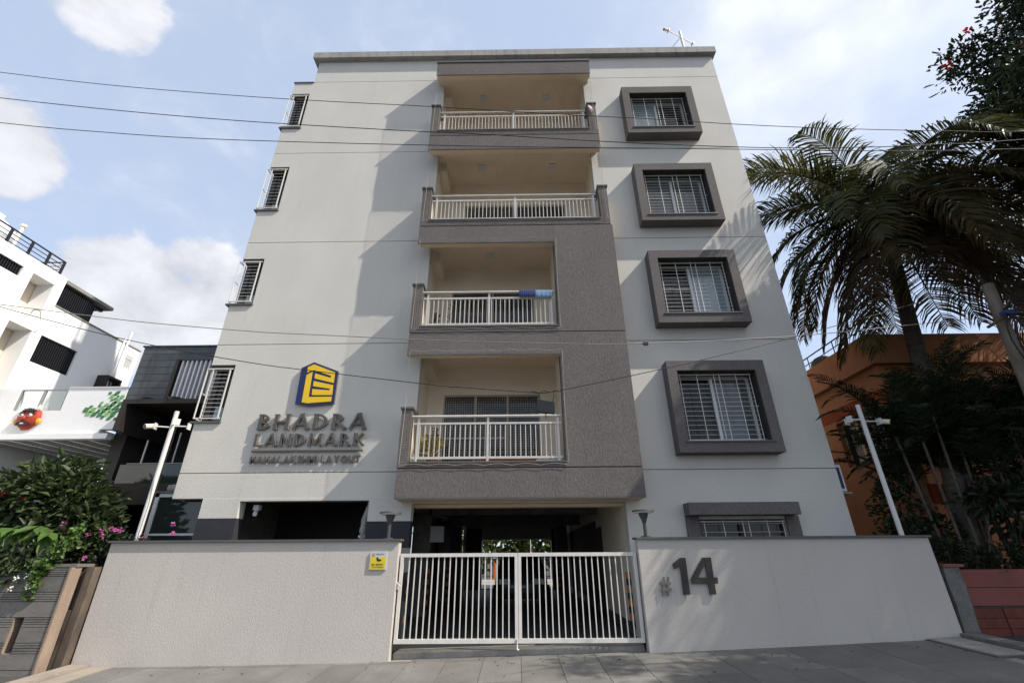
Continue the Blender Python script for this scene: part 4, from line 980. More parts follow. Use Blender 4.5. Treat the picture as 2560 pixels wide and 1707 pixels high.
# painted mask hung on the terrace wall
MK = thing('wall_mask', (-11.87, .62, 4.3), 'red painted folk mask with white horns on the white terrace', 'mask')
def ell(cx, cy, cz, rx, ry, rz, nu=14, nv=9):
    m = MB(); v = []; f = []
    for j in range(nv + 1):
        t = math.pi * j / nv
        for i in range(nu):
            p = 2 * math.pi * i / nu; v.append((cx + rx * math.sin(t) * math.cos(p), cy + ry * math.sin(t) * math.sin(p), cz + rz * math.cos(t)))
    for j in range(nv):
        for i in range(nu): f.append((j * nu + i, j * nu + (i + 1) % nu, (j + 1) * nu + (i + 1) % nu, (j + 1) * nu + i))
    m.add(v, f, True); return m
def shear(o, k=.0): return o
cx, cz = -11.87, 4.57
fm = MB()
for j, (zz, hw, dp) in enumerate(((.25, .17, .05), (.18, .24, .10), (.05, .27, .14), (-.08, .25, .14), (-.18, .17, .11), (-.26, .07, .06))):
    fm.add([(cx + hw * math.cos(R(a)), .698 - dp * max(.0, math.sin(R(a))) ** .7, cz + zz) for a in range(0, 181, 15)], [])
for j in range(5):
    for i in range(12): fm.f.append((j * 13 + i, j * 13 + i + 1, (j + 1) * 13 + i + 1, (j + 1) * 13 + i)); fm.mi.append(0); fm.sm.append(True)
fm.build('face', 'mask_red', MK)
ell(cx, .555, cz + .0, .045, .05, .07).build('nose', 'mask_red', MK)
for s_ in (-1, 1):
    e = ell(cx + s_ * .10, .575, cz + .08, .055, .03, .042).build('eye', 'mask_white', MK); ell(cx + s_ * .10, .547, cz + .08, .02, .012, .02).build('pupil', 'black_plastic', e)
    MB().tube([(cx + s_ * .03, .565, cz + .12), (cx + s_ * .10, .555, cz + .16), (cx + s_ * .19, .59, cz + .12)], .018, 6).build('eyebrow', 'black_plastic', MK)
    MB().tube([(cx + s_ * .01, .55, cz - .07), (cx + s_ * .10, .56, cz - .09), (cx + s_ * .19, .61, cz - .15)], .020, 6).build('moustache', 'black_plastic', MK)
    ell(cx + s_ * .27, .66, cz - .05, .06, .04, .08).build('ear', 'mask_yellow', MK)
    MB().tube([(cx + s_ * .10, .66, cz + .22), (cx + s_ * .17, .64, cz + .28), (cx + s_ * .19, .63, cz + .36)], [.045, .035, .012], 8).build('horn', 'mask_white', MK)
ell(cx, .565, cz - .125, .055, .025, .022).build('teeth', 'mask_white', MK)
MB().tube([(cx - .10, .575, cz - .17), (cx, .565, cz - .19), (cx + .10, .575, cz - .17)], .016, 6).build('beard', 'black_plastic', MK)
for k in (-2, -1, 0, 1, 2): MB().tube([(cx + k * .045, .58, cz + .19), (cx + k * .05, .60, cz + .26)], [.02, .012], 6).build('crown_point', 'black_plastic', MK)
MB().tube([(cx - .15, .62, cz + .19), (cx, .60, cz + .235), (cx + .15, .62, cz + .19)], .035, 8).build('hair', 'black_plastic', MK)

# ------------------------------------------------------------------ left: dark house behind
DH = thing('slate_house', (-9.3, 2, 0), 'dark slate clad house with white vertical louvres behind the block', 'house')
mb = MB(); mb.box(-9.66, -7.45, .88, 5, 4.975, 6.48); mb.box(-9.66, -8.74, .73, .879, 4.975, 6.40); mb.box(-8.739, -7.45, .73, .879, 6.13, 6.40)
mb.build('wall', 'slate', DH)
for i in range(8):
    z0 = 4.985 + i * .187; x1 = -8.74 if z0 + .1 < 6.13 else -7.45
    MB().box(-9.68, x1, .70, .7295, z0 + .004, min(z0 + .183, 6.47)).build('cladding_board', 'slate', DH)
box('roof_edge', 'slate', DH, -9.72, -7.45, .67, 5, 6.481, 6.52)
box('window_jamb', 'dark_frame', DH, -8.739, -8.65, .69, .878, 4.975, 6.13)
lm = mesh_of(MB().box(-.022, .022, -.05, .05, 0, 1.15), 'louvre', 'louvre')
inst('louvre', lm, DH, [(-8.58 + .118 * i, .78, 4.976) for i in range(10)])
box('window', 'tinted_glass', DH, -8.649, -7.46, .865, .877, 4.975, 6.12)
mb = MB(); mb.box(-9.47, -7.45, .40, 2.3, 4.86, 4.97); mb.box(-9.47, -9.35, .40, 2.3, 4.21, 4.859)
mb.build('balcony_frame', 'dark_brown', DH)
for x in (-9.0, -8.3, -7.6): MB().tube([(x, .52, 4.971), (x, .52, 5.02)], [.13, .17], 20).build('roof_bowl', 'lamp_grey', DH)
mb = MB(); mb.box(-9.72, -7.3, 2.31, 2.5, 0, 4.85); mb.box(-10.04, -9.73, 1.16, 5.0, 0, 4.965); mb.box(-9.729, -7.46, 2.31, 2.5, 4.851, 4.965); mb.build('rear_wall', 'dark_frame', DH)
box('floor_slab', 'dark_brown', DH, -9.9, -7.3, .95, 2.3, 2.62, 3.09)
box('curtain_panel', 'band_grey', DH, -8.75, -8.42, 2.28, 2.30, 3.1, 4.5)
box('glass_panel', 'tinted_glass', DH, -9.5, -7.3, 1.0, 1.012, 3.10, 3.53)
mb = MB(); mb.tube([(-9.35, 1.0, 3.55), (-7.32, 1.0, 3.55)], .018, 6); mb.build('handrail', 'band_grey', DH)
mb = MB(); mb.box(-9.06, -9.035, 1.02, 1.05, 3.1, 4.12); mb.box(-8.3, -8.28, 1.02, 1.05, 3.1, 4.3); mb.build('post', 'sign_grey', DH)
CB = thing('glazed_porch', (-7.4, .5, 0), 'dark glazed side porch with a pale frame beside the block', 'porch')
mb = MB(); mb.box(-7.86, -7.78, .28, .36, .1, 2.78); mb.box(-7.86, -6.75, .28, .40, 2.70, 2.78); mb.box(-7.779, -6.75, .29, .36, 1.93, 1.97); mb.build('frame', 'white_upvc', CB)
box('pane', 'tinted_glass', CB, -7.78, -6.70, .31, .32, .1, 2.70); box('roof', 'concrete_dark', CB, -7.92, -6.68, .24, 1.6, 2.781, 2.82)
sb = MB(); 
sbv = ell(-7.62, .55, 2.91, .19, .16, .10, 10, 6)
for i, p in enumerate(sbv.v): sbv.v[i] = (-7.62 + max(-.16, min(.16, (p[0] + 7.62) * 1.2)), .55 + max(-.13, min(.13, (p[1] - .55) * 1.2)), 2.91 + max(-.088, min(.08, (p[2] - 2.91) * 1.2)))
tag(sbv.build('stone_block', 'concrete'), 'rough pale stone block lying on the porch roof', 'stone')

# ------------------------------------------------------------------ left: neighbour's stone compound wall
SW = thing('stone_wall', (-8.4, -1.4, 0), 'low grey granite plank garden wall with a slot at far left', 'wall')
box('core', 'stone_brown', SW, -12, -7.62, -1.30, -1.0, -.35, 1.30)
SLOT = (-8.25, -8.08, .14, .72)
zz = -.32; k = 0
rows = []
for (a, b, gr) in ((-.34, -.075, 0), (-.075, .14, 0), (.14, .286, 1), (.286, .503, 0), (.503, .64, 1), (.64, .865, 0), (.865, 1.0, 1), (1.0, 1.235, 0), (1.235, 1.36, 1)):
    subs = [(a, b)] if not gr else [(a + (b - a) * i / 4, a + (b - a) * (i + 1) / 4) for i in range(4)]
    for (c, d) in subs:
        segs = [(-12, -10.1), (-10.1, -8.25), (-8.08, -7.61)] if SLOT[2] - .01 <= c and d <= SLOT[3] + .03 else [(-12, -9.6), (-9.6, -7.61)]
        for (x0, x1) in segs:
            MB().box(x0 + .003, x1 - .003 if x1 < -7.7 else x1, -1.45 + random.uniform(0, .004), -1.301, c + .004, d - .004).build('plank', 'stone_grey', SW)
mb = MB(); mb.box(-8.2505, -8.235, -1.44, -1.302, .145, .735); mb.box(-8.234, -8.085, -1.44, -1.302, .12, .144); mb.build('slot_lining', 'stone_tan', SW)
mb = MB(); mb.box(-7.6095, -7.575, -1.47, -1.26, -.35, 1.37); mb.build('end_slab', 'stone_tan', SW)
box('cap_stone', 'stone_grey', SW, -12, -7.56, -1.40, -.98, 1.371, 1.42)
mb = MB(); mb.box(-7.60, -7.50, -1.185, -.95, -.3, 1.36); mb.build('recess_back', 'stone_brown', SW)
mb = MB(); mb.box(-7.60, -7.505, -1.225, -1.19, -.3, .72); mb.build('step_block', 'stone_brown', SW)
box('post_slab', 'stone_brown', SW, -7.499, -7.375, -1.24, -.93, -.3, 1.37)

# ------------------------------------------------------------------ left: garden plants
def bush(name, label, cat, blobs, n, ln, wd, m, stems, group=None, up=.1, shell=.4, out=.9):
    c = np.mean(np.array(blobs)[:, :3], 0); t = thing(name, (float(c[0]), float(c[1]), 0.0), label, cat, group)
    P, d = blob_points(blobs, n, shell)
    A = nrmz(d * out + rand_dirs(n) * .7 + np.array([0, 0, -.15])); U = nrmz(rand_dirs(n) * .8 + np.array([0, 0, .9]) + d * .3)
    leaf_mesh('foliage', P, A, U, ln * (.6 + .7 * rng.random(n)), wd * (.7 + .6 * rng.random(n)), m, t)
    mb = MB()
    for s_ in stems: mb.tube(smooth(s_, 3), .022, 6, True, .008)
    mb.build('stem', 'bark', t); return t
def blossoms(t, pts, m, r=.035, n=14, name='blossom'):
    C = []; A = []
    for p in pts:
        d = rand_dirs(n, .3); C.append(np.array(p) + d * r * .8 * rng.random((n, 1))); A.append(d)
    C = np.concatenate(C); A = np.concatenate(A)
    o = leaf_mesh(name, C, A, rand_dirs(len(C)), r * 1.3, r * 1.1, m, t); return o
b1 = bush('garden_shrub', 'large dark leafy shrub behind the stone garden wall', 'shrub',
     [(-9.6, -.5, 2.65, .95, .5, .66), (-9.3, -.3, 3.15, .55, .35, .30), (-8.8, -.55, 2.35, .75, .45, .62), (-8.3, -.6, 2.0, .5, .4, .5), (-10.4, -.4, 2.2, .7, .5, .9), (-9.2, -.8, 1.75, .9, .4, .5), (-9.0, -.5, 2.95, .35, .3, .25), (-8.15, -.75, 1.55, .45, .3, .35)],
     3400, .20, .085, 'leaf_mid', [[(-9.2, -.4, 0), (-9.3, -.4, 1.4), (-9.6, -.5, 2.5)], [(-9.0, -.4, 0), (-8.8, -.5, 1.3), (-8.5, -.5, 2.3)], [(-9.9, -.4, 0), (-10.2, -.4, 2.2)]])
P, d = blob_points([(-9.6, -.55, 2.6, 1.0, .5, .62), (-8.8, -.6, 2.4, .8, .45, .6), (-8.3, -.7, 1.9, .5, .4, .5)], 420, .8)
leaf_mesh('foliage', P, nrmz(d + rand_dirs(420) * .5), nrmz(rand_dirs(420) * .6 + np.array([0, -.3, .8])), .24, .12, 'leaf_mid', b1)
n_ = 240; P, d = blob_points([(-9.6, -.6, 2.5, 1.0, .5, .7), (-8.7, -.7, 2.1, .8, .4, .6), (-8.2, -.8, 1.7, .5, .3, .4)], n_, .7)
leaf_mesh('foliage', P, nrmz(d * .6 + rand_dirs(n_) + np.array([0, -.2, -.5])), nrmz(rand_dirs(n_) * .5 + np.array([.2, -.5, .6])), .15 * (.6 + .9 * rng.random(n_)), .06, 'leaf_garden', b1)
blossoms(b1, [(-9.42, -1.0, 2.55), (-9.9, -.95, 2.62), (-8.35, -.95, 2.0)], 'flower_red', .028, name='blossom')
bush('oleander_shrub', 'spiky narrow leaved oleander shrub right of the big shrub', 'shrub',
     [(-8.35, -.5, 2.15, .42, .35, .55), (-8.05, -.55, 1.75, .35, .3, .45), (-9.75, -.3, 3.12, .22, .2, .16), (-9.0, -.4, 3.1, .25, .2, .2)], 1300, .17, .026, 'leaf_mid',
     [[(-8.3, -.4, 0), (-8.35, -.45, 1.4), (-8.3, -.5, 2.4)], [(-8.1, -.4, 0), (-8.0, -.5, 1.9)]], out=1.2)
bg_ = bush('bougainvillea', 'pink flowering bougainvillea against the left compound wall end', 'shrub',
     [(-7.75, -.65, 1.70, .42, .22, .26), (-8.15, -.75, 1.5, .35, .25, .28), (-7.62, -.85, 1.42, .16, .2, .35), (-7.35, -.62, 1.80, .35, .15, .10)], 1500, .075, .045, 'leaf_dark',
     [[(-7.8, -.6, 0), (-7.8, -.6, 1.2), (-7.6, -.65, 1.8)], [(-7.9, -.6, 0), (-8.1, -.7, 1.6)]])
blossoms(bg_, [(-7.98, -.93, 1.90), (-7.78, -.9, 1.96), (-7.72, -.9, 1.88), (-7.60, -.88, 2.0), (-7.53, -.86, 1.96), (-7.45, -.86, 1.98), (-7.15, -.62, 1.86), (-6.75, -.5, 2.10), (-6.7, -.5, 1.93), (-7.75, -1.08, 1.50), (-8.35, -1.1, 2.08)], 'flower_pink', .030)
big = thing('broad_leaf_plant', (-8.6, -1.2, 0), 'bright green broad leaved plant at the left frame edge', 'plant')
for cx0, cz0 in ((-9.05, 2.02), (-8.62, 2.05), (-8.4, 1.95)):
    n = 9; ang = np.linspace(0, 2 * math.pi, n, endpoint=False) + cx0
    A = np.stack([np.cos(ang) * .8, -.35 + .0 * ang, np.sin(ang) * .4 - .55], 1)
    leaf_mesh('leaf_cluster', np.tile([cx0, -1.25, cz0], (n, 1)) + A * .06, A, np.tile([.2, -.5, .8], (n, 1)) + rng.normal(size=(n, 3)) * .15, .34, .135, 'leaf_bright', big, .12)
MB().tube([(-8.6, -1.05, .9), (-8.7, -1.15, 1.6), (-9.0, -1.22, 2.0)], .02, 6, True, .01).build('stem', 'leaf_mid', big)
MB().tube([(-8.6, -1.05, .9), (-8.55, -1.15, 1.6), (-8.5, -1.22, 2.0)], .02, 6, True, .01).build('stem', 'leaf_mid', big)
vn = thing('hanging_vine', (-8.0, -1.5, 1.1), 'light green vine hanging over the stone garden wall', 'vine')
tt = np.linspace(0, 1, 260); bx_ = np.stack([-7.78 - .42 * tt + .05 * np.sin(tt * 9), -1.42 - .10 * np.sin(tt * 3), 1.98 - 1.05 * tt], 1) + rng.normal(size=(260, 3)) * .045
leaf_mesh('foliage', bx_, rand_dirs(260, -.4), nrmz(rand_dirs(260) * .5 + np.array([0, -.7, .5])), .085, .07, 'leaf_bright', vn)
MB().tube([(-7.78, -1.40, 1.98), (-7.95, -1.46, 1.5), (-8.2, -1.49, .93)], .008, 5).build('stem', 'leaf_mid', vn)
n = 900; P, d = blob_points([(-9.3, -1.38, 1.45, 1.2, .18, .28), (-8.7, -1.40, 1.30, .6, .15, .25), (-8.2, -1.36, 1.42, .35, .15, .15)], n, .3)
hg = thing('trailing_creeper', (-9.1, -1.4, 1.2), 'dark creeper with small white flowers trailing over the stone wall', 'creeper')
leaf_mesh('foliage', P, nrmz(d + rand_dirs(n) + np.array([0, -.2, -.5])), nrmz(rand_dirs(n) * .6 + np.array([0, -.6, .6])), .11, .07, 'leaf_mid', hg)
blossoms(hg, [(-8.35, -1.58, 1.22), (-8.2, -1.56, 1.25), (-8.12, -1.55, 1.08), (-8.38, -1.57, 1.05), (-9.0, -1.58, 1.33), (-8.95, -1.58, 1.24)], 'flower_white', .03, 8)

# ------------------------------------------------------------------ right: orange house
OH = thing('orange_house', (12, 5, 0), 'orange painted house with stained parapet behind the palms at right', 'house')
mb = MB(); mb.box(8.95, 9.15, .60, 12, 5.80, 6.59); mb.box(9.151, 20, .60, .80, 5.80, 6.59); mb.build('parapet', 'orange_wall', OH)
mb = MB(); mb.box(9.12, 20, .78, 12, 5.20, 5.799); mb.build('cornice', 'orange_wall', OH)
mb = MB(); mb.box(9.05, 20, .70, 12, 4.86, 5.199); mb.box(9.2, 20, .66, 1.0, 2.5, 2.9); mb.build('beam', 'orange_red', OH)
mb = MB(); holed_x(mb, 9.27, .25, 1.0, 12, 0, 4.859, [(1.07, 2.72, 3.6, 4.80)]); mb.box(9.6, 20, 3.2, 3.4, 0, 4.85); mb.box(9.0, 9.27, .72, .99, 0, 4.859); mb.box(12.2, 12.5, .72, .99, 0, 4.859); mb.box(9.0, 20, .8, 9, 6.0, 6.1)
mb.build('wall', 'orange_wall', OH)
w = MB(); X = 9.28
for (a, b, c, d) in ((1.0, 2.8, 3.50, 3.62), (1.0, 2.8, 4.72, 4.82), (1.0, 1.09, 3.62, 4.72), (2.70, 2.8, 3.62, 4.72), (1.55, 1.64, 3.62, 4.72), (2.10, 2.19, 3.62, 4.72)): w.box(X - .12, X + .02, a, b, c, d)
wf = w.build('window', 'cream_frame', OH)
for a, b in ((1.09, 1.55), (1.64, 2.10), (2.19, 2.70)): MB().box(X - .09, X - .08, a, b, 3.62, 4.72).build('pane', 'tinted_glass', wf)
rl = MB(); rl.tube([(9.05, .72, 7.0), (9.05, 6, 7.0)], .02, 6); rl.tube([(9.05, .72, 6.8), (9.05, 6, 6.8)], .014, 6)
for yy in (.8, 1.9, 3.1, 4.3): rl.tube([(9.05, yy, 6.59), (9.05, yy, 7.0)], .016, 6)
rl.build('roof_railing', 'dark_frame', OH)
pot = thing('roof_pot', (9.4, 3.0, 6.1), 'dark round pot on the orange house roof', 'pot')
ell(9.45, 3.05, 6.72, .34, .34, .30).build('bowl', 'concrete_dark', pot)
MB().tube([(9.45, 3.05, 6.1), (9.45, 3.05, 6.45)], .16, 10).build('foot', 'concrete_dark', pot)

# boundary wall at far right
PW = thing('pink_boundary_wall', (9.5, -1, 0), 'low pink and red tiled boundary wall at far right', 'wall')
box('core', 'concrete_dark', PW, 7.70, 13, -.93, -.8, .0, 1.22)
for i in range(3):
    x0 = 7.69 + i * 1.6
    for (a, b) in ((.685, .955), (.963, 1.235)): MB().box(x0 + .003, x0 + 1.597, -1.0, -.931, a, b).build('panel', 'pink_wall', PW)
tm = mesh_of(MB().box(.004, .186, 0, .04, .004, .146), 'tile', 'red_tile')
inst('tile', tm, PW, [(7.66 + .19 * i, -.985 + .006 * ((i * 7 + j * 3) % 3), .20 + .15 * j) for i in range(14) for j in range(3)])
cp = MB()
v = []
for j, zz in enumerate((.05, .35, .7, 1.0, 1.28)):
    jt = [random.uniform(-.015, .015) for _ in range(8)]
    v += [(7.36 + jt[0] + .012 * j, -1.09 + jt[1], zz), (7.62 + jt[2] + .01 * j, -1.09 + jt[3], zz), (7.62 + jt[4] + .01 * j, -.80, zz), (7.36 + jt[6] + .012 * j, -.80, zz)]
f = [(4 * j + i, 4 * j + (i + 1) % 4, 4 * j + 4 + (i + 1) % 4, 4 * j + 4 + i) for j in range(4) for i in range(4)] + [(16, 17, 18, 19)]
cp.add(v, f); pier = thing('concrete_pier', (7.5, -.95, 0), 'rough weathered concrete pier at the right end of the wall', 'pier'); cp.build('shaft', 'concrete_dark', pier)
MB().box(7.38, 7.74, -1.12, -.78, 1.281, 1.325).build('cap', 'pink_wall', pier)

# utility pole with cable clutter
UP = thing('utility_pole', (9.6, -2.0, 0), 'weathered pole wrapped in cables at the right frame edge', 'utility pole')
MB().tube([(8.98, -2.0, 0), (9.28, -2.0, 3.0), (9.62, -2.0, 6.42)], .13, 12, True, .10).build('pole', 'pole_wood', UP)
MB().tube([(9.05, -2.14, 5.4), (9.9, -2.14, 5.85)], .03, 6).build('cross_arm', 'rusty', UP)
for i in range(9):
    a = .25 + .1 * i; 
    pts = [(9.52, -2.16, 5.75), (9.35 + .10 * i, -2.25 - .02 * i, 5.55 - .1 * (i % 4)), (9.30 + .12 * i, -2.2, 5.1 - .12 * (i % 5)), (9.42 + .08 * i, -2.18, 4.3 - .1 * i), (9.3, -2.14, 3.2)]
    MB().tube(smooth(pts), .014 + .004 * (i % 3), 6).build('cable', 'cable_black', UP)
for i in range(5): MB().tube(smooth([(9.50, -2.15, 5.78), (10.2, -2.3, 5.9 + .1 * i), (12, -2.8, 6.3 + .25 * i)]), .012, 5).build('cable', 'cable_black', UP)
MB().box(9.42, 9.62, -2.24, -2.12, 5.64, 5.72).build('clamp', 'blue_clip', UP)

# ------------------------------------------------------------------ palms
def frond(base, az, el, L, droop, m, parent, leaf=.62, nl=54, wd=.034, hang=.55, name='frond', curl=0.0):
    """one pinnate palm leaf: curved rib with two rows of hanging leaflets"""
    p = Vector(base); d = Vector((math.cos(az) * math.cos(el), math.sin(az) * math.cos(el), math.sin(el))); n = 26; st = L / n
    pts = [p.copy()]; dirs = [d.copy()]
    for i in range(n):
        t = i / n; d = (d + Vector((0, 0, -1)) * (droop * st * (.35 + 1.3 * t)) + Vector((-math.sin(az), math.cos(az), 0)) * curl * st).normalized(); p = p + d * st
        pts.append(p.copy()); dirs.append(d.copy())
    mb = MB(); mb.tube(pts[::2], [max(.005, .032 * (1 - i / 13.0)) * (L / 3) for i in range(len(pts[::2]))], 5)
    V = []; F = []
    for k in range(nl):
        t = .14 + .86 * (k / (nl - 1)); fi = t * n; i = min(int(fi), n - 1); fr = fi - i
        q = pts[i].lerp(pts[i + 1], fr); dd = dirs[i].lerp(dirs[min(i + 1, n)], fr).normalized()
        side = Vector((math.sin(az), -math.cos(az), 0)); upv = side.cross(dd).normalized()
        ll = leaf * (L / 4.2 if L > 3 else L / 3.2) * (math.sin(math.pi * min(1, .16 + .80 * t)) ** .6) * random.uniform(.85, 1.12)
        for s_ in (-1, 1):
            if random.random() < .05: continue
            jt = Vector((random.gauss(0, .05), random.gauss(0, .05), random.gauss(0, .05)))
            a = (side * s_ * .85 + dd * (.40 + .55 * t) + upv * .22 + jt).normalized()
            a2 = (a + Vector((0, 0, -1)) * hang * random.uniform(.5, 1.5)).normalized(); a3 = (a2 + Vector((0, 0, -1)) * hang * random.uniform(.7, 2.0)).normalized()
            th_ = random.uniform(-.8, .8); wv = (dd * math.cos(th_) + upv * math.sin(th_)) * (wd * .5)
            r0 = q; r1 = q + a * ll * .35; r2 = r1 + a2 * ll * .35; r3 = r2 + a3 * ll * .32
            o = len(V); V += [r0 - wv * .6, r0 + wv * .6, r1 - wv, r1 + wv, r2 - wv * .8, r2 + wv * .8, r3]
            F += [(o, o + 1, o + 3, o + 2), (o + 2, o + 3, o + 5, o + 4), (o + 4, o + 5, o + 6)]
    mb.add(V, F); return mb.build(name, m, parent)
CP = thing('coconut_palm', (9.0, 0, 0), 'tall coconut palm with long drooping fronds right of the block', 'palm')
CR = Vector((10.2, 0.0, 10.0))
MB().tube(smooth([(8.95, .0, 0), (9.1, .0, 2.0), (9.4, .0, 4.6), (9.75, 0, 7.2), (10.1, 0, 9.4), CR]), [.24, .22, .205, .20, .195, .19, .185, .18, .178, .175, .17, .168, .165, .162, .16, .16, .17, .18, .19, .20, .19], 12).build('trunk', 'palm_bark', CP)
FR = [  # azimuth (deg, 0=+X, 90=away), elevation, length, droop, kind
 (170, 58, 4.4, .44, 0), (158, 38, 4.1, .40, 0), (174, 26, 3.9, .46, 0), (150, 66, 4.9, .34, 0), (118, 68, 5.2, .24, 0), (88, 70, 4.9, .22, 0), (205, 66, 3.6, .6, 0),
 (58, 64, 5.6, .24, 0), (40, 52, 6.0, .20, 0), (24, 42, 6.0, .19, 0), (6, 32, 5.8, .21, 0), (-14, 24, 5.4, .24, 0), (-34, 44, 4.9, .34, 0), (22, 16, 5.4, .25, 0), (-6, 8, 5.2, .26, 0),
 (-62, 34, 4.6, .46, 0), (-98, 26, 4.3, .52, 0), (-128, 20, 4.3, .55, 0), (-148, 14, 3.6, .62, 0), (172, 6, 4.0, .46, 0), (160, -6, 4.2, .46, 0), (178, -10, 4.0, .5, 0), (-138, -2, 4.0, .55, 0),
 (-80, -2, 4.4, .5, 1), (-112, -8, 4.4, .5, 1), (-136, -16, 4.6, .42, 1), (-36, 0, 4.9, .42, 1), (-12, -6, 5.3, .32, 1), (14, -12, 5.0, .34, 1), (-52, -18, 4.6, .42, 1), (-24, -26, 4.8, .38, 1), (168, -22, 4.3, .38, 1), (174, -32, 4.4, .34, 1),
 (60, -14, 4.2, .4, 1), (110, -8, 4.2, .4, 1), (-96, -36, 4.2, .3, 2), (188, -46, 4.0, .28, 2), (-152, -40, 4.2, .3, 2), (-68, -42, 4.4, .3, 2), (8, -34, 4.6, .34, 2), (-120, -52, 3.8, .2, 2), (150, -44, 4.2, .3, 1), (-85, -60, 4.6, .15, 2), (-45, -58, 4.8, .18, 2), (-165, -56, 4.8, .15, 1), (-15, -50, 5.0, .2, 1), (-130, -62, 4.8, .1, 1), (-105, -70, 4.4, .08, 2), (-60, -68, 4.6, .08, 1), (-175, -66, 4.6, .1, 1), (160, -60, 4.6, .12, 1), (-105, -24, 4.6, .4, 1), (-60, 6, 4.8, .42, 0)]
for az, el, L, dr, kd in FR:
    frond(CR + Vector((math.cos(R(az)) * .12, math.sin(R(az)) * .12, .1)), R(az), R(el), L, dr, ('frond', 'frond_old', 'frond_dry')[kd], CP, hang=.46 + .10 * kd, leaf=1.12, nl=80, wd=.050)
for i in range(7):
    a = R(-150 + i * 45); MB().tube(smooth([CR, CR + Vector((math.cos(a) * .25, math.sin(a) * .25, .10)), CR + Vector((math.cos(a) * .45, math.sin(a) * .45, -.25))]), .04, 6, True, .015).build('flower_stalk', 'rusty', CP)

def areca(x, y, lab, nst, h, L):
    t = thing('areca_palm', (x, y, .2), lab, 'palm', 'areca palms in front of the orange house')
    for k in range(nst):
        a = R(k * 137 + x * 40); hx = h * random.uniform(.6, 1.0); bx2 = Vector((x + .22 * math.cos(a), y + .22 * math.sin(a), .1)); tp = Vector((x + .55 * math.cos(a), y + .5 * math.sin(a), hx))
        MB().tube([bx2, (bx2 + tp) / 2 + Vector((.05 * math.cos(a), 0, 0)), tp], .035, 7, True, .025).build('stem', 'palm_bark', t)
        for j in range(8):
            frond(tp, a + R(j * 61), R(random.uniform(30, 72)), L * random.uniform(.8, 1.15), random.uniform(.5, .9), 'areca', t, leaf=.55, nl=34, wd=.034, hang=.25)
areca(8.75, -.15, 'dark areca palm in front of the orange house nearest the block', 8, 4.1, 1.9)
areca(9.9, -.35, 'dark areca palm right of the coconut trunk', 9, 4.4, 2.1)
areca(11.2, -.2, 'dark areca palm at the right frame edge', 8, 4.0, 2.1)

bush('leafy_hedge', 'dark leafy shrub behind the right wall below the orange window', 'shrub',
     [(8.0, .25, 2.3, .5, .4, .6), (7.7, -.05, 1.7, .45, .4, .45), (8.5, .1, 1.8, .5, .4, .5), (8.2, .4, 2.9, .35, .3, .3)], 1500, .12, .06, 'leaf_tree', [[(8.0, .2, .1), (8.0, .2, 2.2)], [(8.3, .1, .1), (8.5, .1, 1.8)]])
bush('frangipani_plant', 'broad leaved small tree above the pink boundary wall', 'shrub',
     [(9.1, -.75, 2.45, .55, .3, .30), (9.5, -.7, 2.1, .5, .3, .4), (9.8, -.7, 2.6, .5, .3, .3)], 420, .24, .085, 'leaf_dark', [[(8.7, -.75, .2), (8.55, -.75, 1.2), (8.9, -.75, 2.2)], [(8.9, -.7, .2), (9.2, -.7, 1.4), (9.6, -.7, 2.3)]])
bush('fern_border', 'low ferny plants along the top of the pink boundary wall', 'plant',
     [(7.95, -.7, 1.5, .3, .25, .25), (8.4, -.75, 1.35, .35, .2, .22), (8.9, -.7, 1.40, .4, .2, .2), (9.4, -.7, 1.45, .4, .2, .25)], 900, .15, .03, 'leaf_dark', [[(8.2, -.7, .3), (8.2, -.7, 1.4)]])

